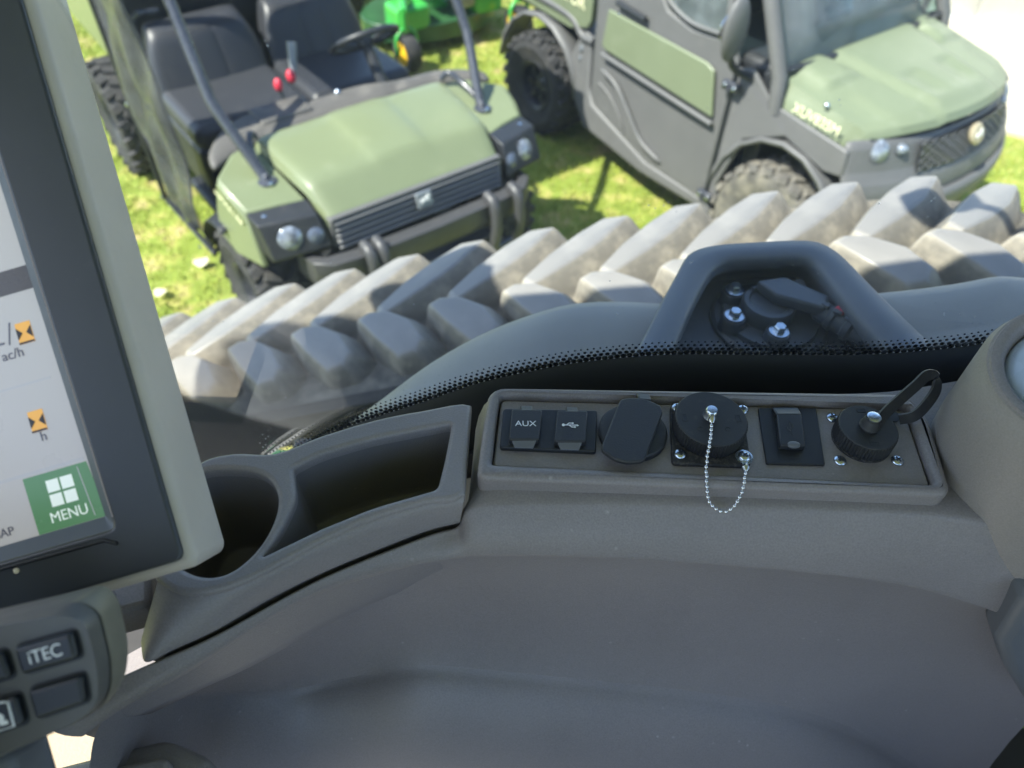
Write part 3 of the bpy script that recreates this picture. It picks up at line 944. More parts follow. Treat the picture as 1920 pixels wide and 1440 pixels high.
# windshield glass
WB, WT = -.225, -.66
g = G(); rows = []
for k in range(6):
    t = k / 5
    rows.append([(WB + (WT - WB) * t + .05 * (1 - s * s), s * (.655 - .05 * t), 1.115 + .015 * (1 - s * s) + .80 * t) for s in (-1, -.6, -.2, .2, .6, 1)])
g.grid(rows); ws = g.build('windshield', 'wglass', V2, 60); solid(ws, .006)
g = G(); g.tube([(WB + .05 * (1 - s * s) + .012, s * .655, 1.105 + .015 * (1 - s * s)) for s in (-1, -.8, -.6, -.2, .2, .6, .8, 1)], .018, 8); g.build('windshield_seal', 'dark', ws, 60)
for s in (-1, 1):
    g = G(); g.tube([(-.17, .71 * s, .92), (-.205, .70 * s, 1.09), (-.44, .68 * s, 1.50), (-.67, .63 * s, 1.93)], .038, 10); g.build('pillar', 'grey', V2, 60)
    # lower side body between door and arch
    sd = [(-.20, .715 * s, .965), (.275, .715 * s, .925), (.30, .725 * s, .80), (.20, .74 * s, .79), (-.05, .75 * s, .86), (-.28, .75 * s, .74), (-.38, .75 * s, .42), (-.34, .75 * s, .30), (-.46, .75 * s, .30), (-.44, .74 * s, 1.06), (-.34, .735 * s, 1.09)]
    mslab('cowl_side', sd if s > 0 else list(reversed(sd)), .03, 'grey', V2, .012)
    # door: frame, panel, window
    dp = [(-1.50, .742 * s, .52), (-1.44, .755 * s, .44), (-.90, .765 * s, .30), (-.44, .76 * s, .285), (-.445, .74 * s, 1.08), (-.52, .725 * s, 1.16), (-.78, .725 * s, 1.13), (-.98, .72 * s, 1.16), (-1.10, .715 * s, 1.28), (-1.45, .715 * s, 1.30), (-1.53, .735 * s, 1.05)]
    door = mslab('door', dp if s > 0 else list(reversed(dp)), .045, 'grey', V2, .014)
    pp = [(-.50, .766 * s, .77), (-.56, .762 * s, 1.005), (-.62, .760 * s, 1.025), (-1.40, .760 * s, 1.045), (-1.425, .762 * s, .83), (-1.38, .766 * s, .815)]
    mslab('door_insert', pp if s < 0 else list(reversed(pp)), .02, 'olive2', door, .010, label='pale green insert across the middle of the door')
    g = G(); g.tube([(-.49, .772 * s, .742), (-.9, .778 * s, .768), (-1.40, .772 * s, .79)], .014, 8); g.build('insert_ledge', 'grey', door, 60)
    g = G(); g.tube(smooth_open([(-1.40, .765 * s, .70), (-1.25, .772 * s, .66), (-1.12, .775 * s, .55), (-.98, .775 * s, .42), (-.80, .77 * s, .36)], 5), [.006] + [.016] * 19 + [.005], 8); g.build('door_rib', 'grey', door, 60)
    g = G(); g.tube(smooth_open([(-1.42, .752 * s, .60), (-1.30, .757 * s, .56), (-1.18, .76 * s, .46), (-1.14, .757 * s, .38)], 5), .010, 8); g.build('door_rib', 'grey', door, 60)
    g = G(); g.tube([(-1.10, .755 * s, 1.085), (-1.34, .752 * s, 1.10)], [.016, .018], 8); g.build('door_handle', 'dark', door)
    g = G(); g.tube(smooth_open([(-.535, .735 * s, 1.60), (-.525, .735 * s, 1.30), (-.53, .735 * s, 1.195), (-.60, .735 * s, 1.175), (-.80, .733 * s, 1.165), (-.98, .727 * s, 1.22), (-1.10, .722 * s, 1.34), (-1.40, .72 * s, 1.42)], 5), .012, 8); g.build('window_frame', 'grey', door, 60)
    wp = [(-.53, .722 * s, 1.19), (-.80, .72 * s, 1.16), (-.98, .715 * s, 1.21), (-1.10, .71 * s, 1.33), (-1.42, .70 * s, 1.42), (-1.42, .62 * s, 1.90), (-.70, .62 * s, 1.90)]
    g = G(); g.slab(wp, .005); g.build('window_pane', 'wglass', door)
    g = G(); g.tube([(-.53, .735 * s, 1.15), (-.73, .63 * s, 1.92)], .022, 8); g.build('door_post', 'grey', door)
    for z in (.34, .98):
        g = G(); g.box((-.42, .775 * s, z), (.10, .03, .05)); bevel(g.build('hinge', 'frame', door), .008)
        for da in (-.03, .03):
            g = G(); g.lathe([(.011, 0), (.011, .006), (.004, .009)], (-.42 + da, .79 * s, z), (0, s, 0), 8); g.build('hinge_bolt', 'zinc', door)
    g = G(); g.tube([(-.425, .757 * s, 1.05), (-.425, .765 * s, .30)], .008, 6); g.build('door_seal', 'dark', door)
    sl = [(-1.78, .70 * s, .62), (-1.66, .745 * s, .40), (-1.52, .775 * s, .275), (-.95, .785 * s, .225), (-.36, .77 * s, .235), (-.40, .76 * s, .30), (-.92, .768 * s, .305), (-1.46, .758 * s, .45), (-1.53, .742 * s, .53), (-1.56, .72 * s, .80), (-1.66, .70 * s, .86)]
    mslab('sill', sl if s > 0 else list(reversed(sl)), .08, 'grey', V2, .02)
    # mirror
    g = G(); rows = []
    for i in range(9):
        th = math.pi * i / 8
        rows.append([(-.40 + .045 * math.sin(th) * math.cos(q) * (1.0 if math.cos(q) > 0 else .5), .875 * s + .085 * math.sin(th) * math.sin(q), 1.29 + .155 * math.cos(th)) for q in [2 * math.pi * j / 16 for j in range(16)]])
    g.grid(rows, cu=True)
    mr = g.build('mirror', 'grey', V2, 60); subsurf(mr, 1)
    g = G(); g.tube(smooth_open([(-.40, .87 * s, 1.17), (-.39, .83 * s, 1.10), (-.37, .77 * s, 1.06), (-.34, .73 * s, 1.04)], 4), .018, 8); g.build('mirror_arm', 'dark', mr, 60)
    g = G(); g.lathe([(.001, 0), (.075, 0), (.075, .004), (.001, .005)], (-.425, .875 * s, 1.29), (-1, 0, 0), 16); g.build('mirror_glass', 'mirror', mr)
mbox('cab_floor', (-.95, 0, .36), (1.25, 1.40, .08), 'dark', V2, .02)
mbox('dashboard', (-.40, 0, 1.03), (.26, 1.28, .14), 'dark', V2, .05)
g = G(); g.tube([(-.56 + .10 * math.cos(q), .33 + .18 * math.sin(q), 1.16 + .14 * math.cos(q)) for q in [2 * math.pi * j / 24 for j in range(24)]], .015, 8, closed=True); g.build('steering_wheel', 'dark', V2, 60)
mbox('seat_bench', (-1.10, 0, .72), (.52, 1.26, .16), 'vinyl', V2, .05)
mbox('seat_back', (-1.40, 0, 1.02), (.12, 1.26, .56), 'vinyl', V2, .05)
mbox('roof', (-1.06, 0, 1.96), (.86, 1.34, .06), 'grey', V2, .03)
mbox('rear_cab_wall', (-1.53, 0, 1.10), (.04, 1.36, 1.62), 'dark', V2, .01)
mbox('chassis', (-1.0, 0, .34), (2.8, .86, .14), 'dark', V2, .02)
bd2 = mbox('cargo_bed', (-2.20, 0, .80), (1.16, 1.32, .05), 'dark', V2, .01)
for s in (-1, 1):
    o = mslab('bed_side', [(-2.80, .715 * s, .84), (-1.78, .715 * s, .80), (-1.60, .725 * s, .86), (-1.565, .735 * s, .92), (-1.565, .735 * s, 1.14), (-2.80, .735 * s, 1.14)], .05, 'olive2', V2, .012)
    if s < 0:
        fr = frame((-1.80, -.7375, .995), (1, 0, -.02), (0, -.02, 1))
        text('bed_lettering', 'GATOR', .10, 'decal', o, fr, .001)
    g = G(); g.tube(smooth_open([(-1.54, .715 * s, .80), (-1.66, .71 * s, .80), (-1.80, .71 * s, .88), (-2.3, .715 * s, .90)], 5), .025, 8); g.build('bed_rail', 'grey', V2, 60)
    for z in (.66, .72, .79):
        g = G(); g.tube([(-1.60, .62 * s, z), (-1.66, .72 * s, z)], .022, 8); g.build('bracket', 'badge', V2)
mbox('tailgate', (-2.81, 0, .97), (.04, 1.36, .34), 'olive2', V2, .01)
for s in (-1, 1):
    wheel(V2, (-.03, .64 * s, .335), .335, .27, s, 'tyred')
    wheel(V2, (-2.07, .645 * s, .33), .33, .28, s)
    g = G(); g.tube([(-.03, .2 * s, .38), (0, .56 * s, .33)], .03, 8); g.build('control_arm', 'dark', V2)

# ================================================================== MOWER behind
MW = empty('zero_turn_mower', (-.47, 6.25, 0), R_(-53))
tag(MW, 'bright green riding mower with yellow caster wheels parked behind the utility vehicles', 'mower')
for s in (-1, 1):
    g = G(); g.lathe([(.03, -.03), (.055, -.028), (.06, 0), (.055, .028), (.03, .03)], (0, .55 * s, .14), (0, 1, 0), 18)
    cs = g.build('caster_wheel', 'yellow', MW)
    V = []
    g = G()
    for r, y in ((.085, -.05), (.13, -.06), (.14, -.03), (.14, .03), (.13, .06), (.085, .05)):
        V.append([(r * math.cos(q), .55 * s + y, .14 + r * math.sin(q)) for q in [2 * math.pi * j / 24 for j in range(24)]])
    g.grid(V, cu=True, cv=True); g.build('tyre', 'tyre', cs)
    for e in (-1, 1):
        g = G(); g.lathe([(.03, 0), (.088, .004), (.092, .012), (.05, .02), (.03, .03)], (0, .55 * s + .045 * e, .14), (0, e, 0), 18); g.build('rim', 'yellow', cs)
    g = G()
    g.tube(smooth_open([(0, .55 * s - .085, .14), (0, .55 * s - .085, .27), (-.01, .55 * s, .33), (0, .55 * s + .085, .27), (0, .55 * s + .085, .14)], 4), .016, 8)
    g.tube([(-.01, .55 * s, .31), (-.01, .55 * s, .46)], .028, 10)
    g.build('caster_fork', 'jdgreen', MW, 60)
    g = G(); g.tube(smooth_open([(-.01, .55 * s, .44), (-.12, .50 * s, .46), (-.35, .34 * s, .40), (-.8, .30 * s, .38)], 4), .04, 8); g.build('frame_arm', 'jdgreen', MW, 60)
    wheel(MW, (-1.35, .48 * s, .30), .30, .26, s, rimr=.16)
    mbox('deck_panel', (-.30, .36 * s, .30), (.26, .30, .20), 'jdgreen', MW, .04)
    g = G(); g.tube(smooth_open([(-1.0, .28 * s, .6), (-.85, .28 * s, .95), (-.75, .15 * s, 1.05)], 4), .015, 8); g.build('steering_lever', 'dark', MW, 60)
g = G(); V = [[(-.55 + .42 * math.cos(q), .62 * math.sin(q) * (1 if abs(math.sin(q)) < .9 else 1.02), z) for q in [2 * math.pi * j / 20 for j in range(20)]] for z in (.10, .20, .235)]
W_ = g.grid(V, cu=True); g.face(W_[-1]); bevel(g.build('mower_deck', 'dkgreen', MW, 40), .01)
for b in (-.3, .05, .35):
    g = G(); g.lathe([(.09, 0), (.09, .04), (.06, .06), (.03, .10)], (-.5, b, .235), (0, 0, 1), 14); g.build('spindle_cover', 'jdgreen' if b > 0 else 'dkgreen', MW)
mbox('footrest', (-.50, 0, .50), (.40, .44, .05), 'dkgreen', MW, .02)
mbox('front_cowl', (-.28, .0, .52), (.10, .36, .14), 'jdgreen', MW, .03)
mbox('valve_block', (-.20, .12, .37), (.14, .16, .14), 'silver', MW, .03)
for b in (.02, .10):
    g = G(); g.lathe([(.03, 0), (.034, .05), (.02, .07)], (-.30, b, .60), (0, 0, 1), 12); g.build('filler_cap', 'red', MW)
mbox('seat', (-.95, 0, .68), (.46, .46, .14), 'vinyl', MW, .05)
mbox('seat_back', (-1.18, 0, .92), (.12, .46, .42), 'vinyl', MW, .05)
for s in (-1, 1):
    mbox('rear_fender', (-1.15, .36 * s, .64), (.62, .20, .10), 'jdgreen', MW, .04)
mbox('engine', (-1.55, 0, .62), (.42, .46, .34), 'silver', MW, .04)
mbox('fuel_tank', (-.80, .42, .44), (.50, .16, .20), 'dkgreen', MW, .04)

# ================================================================== TRACK BELT (outside the window)
def belt_path():
    P = [(-2.1, .55), (-2.0, .78), (-1.75, 1.05), (-1.25, 1.255), (-.85, 1.425), (-.5, 1.55), (-.1, 1.675), (.3, 1.775), (.6, 1.84), (.86, 1.865), (1.12, 1.82), (1.38, 1.70), (1.7, 1.46), (2.1, 1.1), (2.5, .72), (2.55, .45), (2.4, .2), (2.1, .06), (0, .04), (-1.8, .06), (-2.05, .25)]
    return [Vector((p[0], p[1])) for p in smooth_closed([(a, b) for a, b in P], 8)]
BP = belt_path()
TK = empty('rubber_track', (.2, 1.1, 0))
tag(TK, 'dusty rubber tractor track with thick slanted tread lugs outside the cab window', 'track')
off = Vector((-.2, -1.1, 0))
Y0, Y1, YC = .945, 1.335, 1.125
g = G(); rows = []
nB = len(BP)
for i, p in enumerate(BP):
    t = (BP[(i + 1) % nB] - BP[i - 1]).normalized(); n = Vector((-t.y, t.x)) * -1
    if n.dot(p - Vector((.2, .9))) < 0: n = -n
    q = p - n * .095
    rows.append([(p.x - n.x * .012, Y0, p.y - n.y * .012), (p.x, Y0 + .02, p.y), (p.x, YC, p.y), (p.x, Y1 - .02, p.y), (p.x - n.x * .012, Y1, p.y - n.y * .012), (q.x, Y1, q.y), (q.x, Y0, q.y)])
g.grid(rows, cu=True, cv=True)
for f in g.bm.faces:
    if all(v.co.y < Y0 + .021 for v in f.verts): f.material_index = 1
belt = g.build('belt', ['belt', 'beltside'], TK, 30, off)
def lug_mesh(name, s):
    if name == 'far_lug':
        top = [(-.008, .012), (.012, -.008), (.085, .045), (.150, .105), (.202, .178), (.212, .196), (.165, .200), (.108, .150), (.045, .082)]
        base = [(-.038, .004), (.010, -.045), (.118, -.002), (.196, .066), (.246, .150), (.252, .200), (.135, .205), (.072, .152), (.010, .088)]
        u0, vd, dr = .10, .10, .004
    else:
        top = [(.0, .008), (.022, -.006), (.062, -.002), (.118, .040), (.150, .092), (.138, .118), (.100, .124), (.046, .068)]
        base = [(-.032, .004), (.016, -.040), (.076, -.030), (.160, .020), (.200, .090), (.172, .150), (.088, .152), (.014, .078)]
        u0, vd, dr = .07, .12, .020
    bm = bmesh.new()
    blend = lambda k: [((a[0] * (1 - k) + b[0] * k), (a[1] * (1 - k) + b[1] * k)) for a, b in zip(top, base)]
    H = .062
    def ring(L, h):
        return [bm.verts.new((x - u0, v * s, h - dr * max(0, v / vd) ** 2)) for x, v in L]
    rr = [ring(base, -.006), ring(blend(.60), H * .26), ring(blend(.22), H * .80), ring(top, H)]
    k = len(top)
    cx = sum(p[0] for p in top) / k; cv = sum(p[1] for p in top) / k
    c = bm.verts.new((cx - u0, cv * s, H + .0015 - dr * (cv / vd) ** 2))
    for A, B in zip(rr, rr[1:]):
        for i in range(k):
            f = bm.faces.new([A[i], A[(i + 1) % k], B[(i + 1) % k], B[i]]); f.material_index = 1
    for i in range(k):
        bm.faces.new([rr[-1][i], rr[-1][(i + 1) % k], c])
    bm.faces.new(list(reversed(rr[0])))
    bmesh.ops.recalc_face_normals(bm, faces=bm.faces)
    me = bpy.data.meshes.new(name); bm.to_mesh(me); bm.free()
    me.materials.append(MT['lugtop']); me.materials.append(MT['lugside'])
    me.shade_smooth(); me.set_sharp_from_angle(angle=R_(32))
    return me
LM = {(f, s): lug_mesh(f, s) for f in ('far_lug', 'near_lug') for s in (1, -1)}
# arc length walk along the belt
cum = [0]
for i in range(nB):
    cum.append(cum[-1] + (BP[(i + 1) % nB] - BP[i]).length)
PITCHB = .153
def at(s_):
    s_ %= cum[-1]
    for i in range(nB):
        if cum[i + 1] >= s_:
            k = (s_ - cum[i]) / (cum[i + 1] - cum[i]); a, b = BP[i], BP[(i + 1) % nB]
            return a.lerp(b, k), (b - a).normalized()
LUG0 = .03
for i in range(int(cum[-1] / PITCHB)):
    for s in (1, -1):
        p, t = at(LUG0 + (i + (.5 if s < 0 else 0)) * PITCHB)
        if p.y < .30: continue
        n = Vector((-t.y, t.x))
        if n.dot(p - Vector((.2, .9))) < 0: n = -n
        ex = Vector((t.x, 0, t.y)); ez = Vector((n.x, 0, n.y))
        if ex.x < 0 and p.y > .5: ex = -ex
        ey = ez.cross(ex)
        o = bpy.data.objects.new('lug', LM[('far_lug' if s > 0 else 'near_lug', s if ey.y > 0 else -s)]); COL.objects.link(o)
        mm = Matrix.Identity(4)
        for r in range(3):
            mm[r][0], mm[r][1], mm[r][2] = ex[r], ey[r], ez[r]
        mm.translation = Vector((p.x, YC, p.y))
        o.parent = TK
        o.matrix_basis = T(off) @ mm @ Matrix.Rotation(random.uniform(-.02, .02), 4, 'Z')
        bv = o.modifiers.new('bevel', 'BEVEL'); bv.width = .008; bv.segments = 3; bv.limit_method = 'ANGLE'; bv.angle_limit = R_(30)
for cx, cz, rr in ((.85, 1.02, .78), (-1.6, .55, .42), (2.05, .5, .38)):
    g = G(); g.lathe([(.05, -.19), (rr * .9, -.19), (rr, -.17), (rr, .17), (rr * .9, .19), (.05, .19)], (cx, YC, cz), (0, 1, 0), 40)
    g.build('track_wheel', 'dark', TK, 30, off)
# green tractor frame rail under the cab
TF = empty('tractor', (-.6, 1.0, .6)); off = Vector((.6, -1.0, -.6))
tag(TF, 'green tractor frame rail with dark hoses below the rubber track', 'tractor')
def wpart(name, c, d, mat, parent, off, bw_=.01, rot=None, taper=1):
    g = G(); g.box(c, d, rot, taper)
    return bevel(g.build(name, mat, parent, off=off), bw_, 3)
wpart('frame_rail', (-.75, .66, 1.12), (1.5, .14, .26), 'dkgreen', TF, off, .03)
wpart('side_tank', (-.47, .79, 1.595), (.24, .07, .05), 'jdgreen', TF, off, .015)
wpart('step_rail', (-.55, .83, 1.515), (.62, .05, .13), 'dkgreen', TF, off, .015)
wpart('rail_bracket', (-.36, .79, 1.63), (.05, .05, .07), 'dark', TF, off, .01)
for k in range(3):
    g = G(); g.tube(smooth_open([(-1.3, .60 + .03 * k, 1.42), (-.9, .63 + .04 * k, 1.45 - .03 * k), (-.5, .60 + .05 * k, 1.40), (-.1, .62, 1.42)], 5), .018, 8); g.build('hose', 'dark', TF, 60, off)
wpart('cross_member', (.3, .70, 1.35), (.9, .2, .5), 'dark', TF, off, .03)
# ================================================================== CAB FENDER with sensor pocket
FE = empty('cab_fender', (.2, .6, 2.15)); off = Vector((-.2, -.6, -2.15))
tag(FE, 'grey green fender outside the glass with a recessed pocket holding a bolted sensor', 'fender')
def fpanel(name, edge, zin, dz, mat, side):
    """moulded shell: upper edge polyline, falling towards the cab and turned down outside"""
    g = G(); rows = []
    for x, y, z in edge:
        rows.append([(x, y + .004, z - .10), (x, y + .012, z - .03), (x, y + .006, z - .006), (x, y - .010, z), (x, y - .05, z - .002), (x, y - .12, z - .006 - dz * .4), (x, .43, z - dz * .9), (x, .405, z - dz - .05)])
    for r in rows:
        for i, (x, y, z) in enumerate(r):
            if side < 0:
                lim = .117 + (y - .47) * .43; x = -.24 + (x + .24) * (lim + .24) / .48
            else:
                lim = .413 - (y - .47) * .32; x = .75 - (.75 - x) * (.75 - lim) / .45
            r[i] = (x, y, z)
    g.grid(rows)
    o = g.build(name, mat, FE, 50, off); subsurf(solid(o, .006), 1); return o
fpanel('fender_panel', [(-.26, .505, 1.98), (-.19, .523, 2.045), (-.153, .531, 2.07), (-.117, .542, 2.09), (-.085, .557, 2.108), (-.059, .570, 2.12), (-.019, .581, 2.14), (.017, .590, 2.155), (.055, .594, 2.17), (.093, .600, 2.18), (.13, .606, 2.185), (.24, .604, 2.185)], 0, .05, 'fender', -1)
fpanel('fender_panel', [(.30, .62, 2.19), (.37, .623, 2.196), (.42, .629, 2.2), (.455, .634, 2.202), (.485, .640, 2.206), (.515, .643, 2.206), (.56, .634, 2.200), (.64, .63, 2.195), (.75, .63, 2.19)], 0, .03, 'fender', 1)
PO = smooth_closed(mmv([(105, 470), (116, 503), (133.6, 542), (154, 588), (170.5, 623), (186, 656), (200, 670), (222, 679), (270, 687), (321, 693), (344, 689), (361, 667), (379, 612), (398, 560), (414, 518), (425, 470), (260, 462)]), 4)
PI = smooth_closed(mmv([(146, 486), (153.3, 501), (183, 573), (203, 615), (217, 638), (236, 652), (275, 656.5), (313, 660), (328, 649), (340, 600), (352, 555), (364, 521), (372, 486), (260, 480)]), 4)
g = G(); rows = []
kk = len(PO)
def ins(P, d):
    c = Vector((.26, .57)); out = []
    for p in P:
        v = Vector(p) - c; out.append(tuple(c + v * (1 - d / v.length)))
    return out
def nearest_fit(Pa, nn):
    """resample a loop by angle about the pocket centre"""
    c = Vector((.26, .575)); pol = sorted((math.atan2(p[1] - c.y, p[0] - c.x), (Vector(p) - c).length) for p in Pa)
    an = [q[0] for q in pol]; ra = [q[1] for q in pol]
    out = []
    for i in range(nn):
        t = -math.pi + 2 * math.pi * i / nn
        out.append((t, float(np.interp(t, an, ra, period=2 * math.pi))))
    return [(c.x + r * math.cos(t), c.y + r * math.sin(t)) for t, r in out]
po, pi_ = nearest_fit(PO, 72), nearest_fit(PI, 72)
mix2 = lambda k: [(a[0] * (1 - k) + b[0] * k, a[1] * (1 - k) + b[1] * k) for a, b in zip(po, pi_)]
for L, z in ((po, 2.150), (po, 2.197), (mix2(.03), 2.2025), (mix2(.10), 2.2045), (mix2(.50), 2.2045), (mix2(.86), 2.2035), (mix2(.95), 2.200), (pi_, 2.190), ([(x * 1.05 - .004, y * 1.06) for x, y in pi_], 2.152), ([(x * 1.05 - .004, y * 1.06) for x, y in pi_], 2.146), ([(.275 + (x - .26) * .3, .61 + (y - .575) * .3) for x, y in pi_], 2.146)):
    rows.append([(x, y, z) for x, y in L])
V = g.grid(rows, cu=True); g.face(V[-1])
pk = g.build('sensor_pocket', 'pocket', FE, 60, off)
zb = 2.146
def SX(x, y):  # positions were taken on the z = 2.20 plane; move to the pocket floor along the eye line
    k = (2.70 - zb) / .5
    return x * k, y * k
sc = Vector((.2585 * 1.094, .562 * 1.094, zb))
g = G(); g.lathe([(.064, -.002), (.064, .004), (.060, .007), (.053, .007), (.051, .012), (.02, .013)], sc, (0, 0, 1), 48)
se = g.build('sensor_flange', 'sensor', pk, 35)
g = G(); g.lathe([(.029, .006), (.029, .028), (.027, .031), (.022, .031), (.020, .029), (.005, .029)], Vector((.277, .616, zb)), (0, 0, 1), 36)
g.build('sensor_hub', 'sensor', pk, 35)
for bx, by in ((.2248, .5884), (.2176, .5491), (.2569, .5285)):
    c = Vector((bx * 1.092, by * 1.092, zb))
    g = G(); g.lathe([(.015, 0), (.0135, .02), (.012, .022), (.006, .022)], c, (0, 0, 1), 18); bs_ = g.build('bolt_boss', 'sensor', pk)
    g = G(); g.lathe([(.0095, .022), (.0105, .0225), (.0105, .024), (.0075, .0245)], c, (0, 0, 1), 24)
    g.lathe([(.0068, .0243), (.0068, .0295), (.0055, .031), (.002, .031)], c, (0, 0, 1), 6); g.build('hex_bolt', 'zinc', pk, 25)
# arm and plug running to the right
A0 = Vector((.283, .628, zb + .030)); A1 = Vector((.332, .603, zb + .030)); A2 = Vector((.378, .553, zb + .028))
dv = (A1 - A0).normalized(); sd_ = dv.cross(Vector((0, 0, 1))).normalized()
g = G(); g.slab([A0 - sd_ * .020 + dv * .004, A1 - sd_ * .011, A1 + sd_ * .012, A0 + sd_ * .016 + dv * .004, A0 + sd_ * .002 - dv * .020], .014)
bevel(g.build('sensor_arm', 'sensor', pk), .003, 3)
g = G(); g.tube([A0 + sd_ * .004 - dv * .022 + Vector((0, 0, .002)), A0 - sd_ * .022 + dv * .002 + Vector((0, 0, .004)), A1 - sd_ * .012 + Vector((0, 0, .002))], .0028, 8); g.build('arm_ridge', 'sensor', pk, 60)
d2 = (A2 - A1).normalized()
g = G(); g.lathe([(.009, -.004), (.012, 0), (.012, .012), (.0140, .014), (.0140, .019), (.0115, .021), (.0115, .031), (.0145, .033), (.0145, .039), (.0105, .042), (.0105, .056), (.007, .060)], A1 - dv * .004, d2, 20)
g.build('sensor_plug', 'sensor', pk, 35)
s2 = d2.cross(Vector((0, 0, 1))).normalized()
rot = Matrix((d2, -s2, d2.cross(-s2))).transposed()
g = G(); g.box(A1 + d2 * .016 + Vector((0, 0, .0125)), (.011, .008, .005), rot); bevel(g.build('plug_lock', 'red', pk, label='small red locking tab on the sensor plug'), .0015)
g = G()
for k in range(4):
    g.box(A1 + d2 * (.002 + .014 * k) + Vector((0, 0, .0135)) + s2 * .006, (.009, .006, .004), rot)
bevel(g.build('plug_latch', 'sensor', pk), .0012)
g = G(); g.tube(smooth_open([A1 + d2 * .05, A1 + d2 * .075, A1 + d2 * .09 + Vector((.0, -.02, -.006)), A1 + d2 * .09 + Vector((-.01, -.06, -.012))], 5), .008, 10); g.build('sensor_cable', 'sensor', pk, 60)
for x, y in ((.2005, .659), (.318, .662)):
    g = G(); g.lathe([(.007, 0), (.0065, .004), (.002, .005)], (x, y - .012, 2.172), (0, -.5, .86), 10); g.build('rivet', 'sensor', pk)

# ================================================================== SIDE WINDOW
WI = empty('side_window', (.2, .43, 2.26)); off = Vector((-.2, -.43, -2.26))
tag(WI, 'dusty right side cab window with dotted black border along its bottom edge', 'window')
ED = [(-.46, 1.72), (-.34, 1.93), (-.26, 2.072), (-.1993, 2.134), (-.1556, 2.1715), (-.114, 2.1953), (-.0744, 2.2157), (-.0274, 2.2409), (.0173, 2.2577), (.0607, 2.2702), (.1246, 2.2808), (.1892, 2.2835), (.2739, 2.2869), (.315, 2.2916), (.3542, 2.2991), (.3979, 2.3124), (.52, 2.352), (.70, 2.42)]
ed = smooth_open(ED, 6)
YG = .43
g = G()
rows = [[(x, YG, z) for x, z in ed]]
for k in (.02, .1, .3, .6, 1):
    rows.append([(x * (1 + .25 * k), YG, z + (3.12 - z) * k) for x, z in ed])
g.grid(rows)
# solid pane, 5 mm
pane = g.build('glass_pane', 'glass', WI, 60, off); solid(pane, .005)
g = G()
rows = [[(x, YG - .0045, z - .16) for x, z in ed], [(x, YG - .0045, z - .03) for x, z in ed], [(x, YG - .0045, z - .0012) for x, z in ed]]
g.grid(rows); fb = g.build('frit_band', 'frit', WI, 60, off); solid(fb, .0012)
# dots on a hexagonal raster, shrinking away from the band
P = [Vector((x, z)) for x, z in ed]
cl = [0]
for a, b in zip(P, P[1:]): cl.append(cl[-1] + (b - a).length)
xs_ = np.array([p.x for p in P]); zs_ = np.array([p.y for p in P]); cl = np.array(cl)
PD = .00505
bm = bmesh.new()
nD = int(cl[-1] / PD)
for row, (h, r) in enumerate(((.0009, .00252), (.0048, .00186), (.0088, .00130), (.0126, .00080))):
    for i in range(nD):
        s = (i + (.5 if row % 2 else 0)) * PD
        if s >= cl[-1]: continue
        x = float(np.interp(s, cl, xs_)); z = float(np.interp(s, cl, zs_))
        x2 = float(np.interp(s + .002, cl, xs_)); z2 = float(np.interp(s + .002, cl, zs_))
        tx = Vector((x2 - x, z2 - z)).normalized(); nx = Vector((-tx.y, tx.x))
        vs = []
        for k in range(12):
            q = 2 * math.pi * k / 12
            p = Vector((x, z)) + nx * (h + r * math.sin(q) * .95) + tx * r * math.cos(q)
            vs.append(bm.verts.new((p.x, YG - .0048, p.y)))
        f = bm.faces.new(vs)
bmesh.ops.recalc_face_normals(bm, faces=bm.faces)
me = bpy.data.meshes.new('frit_dots'); bm.to_mesh(me); bm.free()
fd = finish('frit_dots', me, 'frit', WI, 60, off); fd['kind'] = 'stuff'; solid(fd, .0003)
g = G(); rows = []
for x, z in ed:
    rows.append([(x, YG - .020, z - .105), (x, YG - .014, z - .085), (x, YG - .008, z - .086), (x, YG + .02, z - .12)])
g.grid(rows); sl_ = g.build('window_seal', 'seal', WI, 60, off); solid(sl_, .004)

# ================================================================== CAB SHELL (over and behind the eye)
CB = empty('tractor_cab', (0, -.3, 3.15)); off = Vector((0, .3, -3.15))
tag(CB, 'tractor cab shell with pale headliner roof, corner posts and an added beige slab that bounces sunlight', 'cab')
g = G(); g.slab([(-.80, -1.1, 3.17), (1.0, -1.1, 3.17), (1.0, .72, 3.17), (.55, .66, 3.17), (-.40, .56, 3.17), (-1.70, .60, 3.17), (-1.70, .12, 3.17), (-.80, .10, 3.17)], .05)  # left edge and long front tab shaped to place sun and shadow
g.build('headliner', 'headliner', CB, 30, off)
g = G(); g.slab([(-.80, -1.12, 3.30), (1.02, -1.12, 3.30), (1.02, .74, 3.30), (.55, .68, 3.30), (-.40, .58, 3.30), (-1.72, .62, 3.30), (-1.72, .11, 3.30), (-.80, .09, 3.30)], .125)  # same outline, front tab added to shade the near lugs
bevel(g.build('roof', 'fender', CB, 30, off), .02)
for x, y in ((-.88, .40), (.93, .40), (-.88, -1.05), (.93, -1.05)):
    g = G(); g.tube([(x, y, 1.5), (x, y, 3.2)], .035, 8); g.build('corner_post', 'cabshell', CB, 40, off)
g = G(); g.slab([(-1.0, -1.1, 1.46), (.95, -1.1, 1.46), (.95, .42, 1.46), (-1.0, .42, 1.46)], .04); g.build('floor_pan', 'cabshell', CB, 30, off)
g = G(); g.slab([(-.56, .14, 2.0), (-.345, .14, 2.0), (-.345, .25, 2.0), (-.56, .25, 2.0)], .04); g.build('bounce_slab', 'bounceslab', CB, 30, off)  # slab for the cream patch, raised to bounce warm sun onto the console
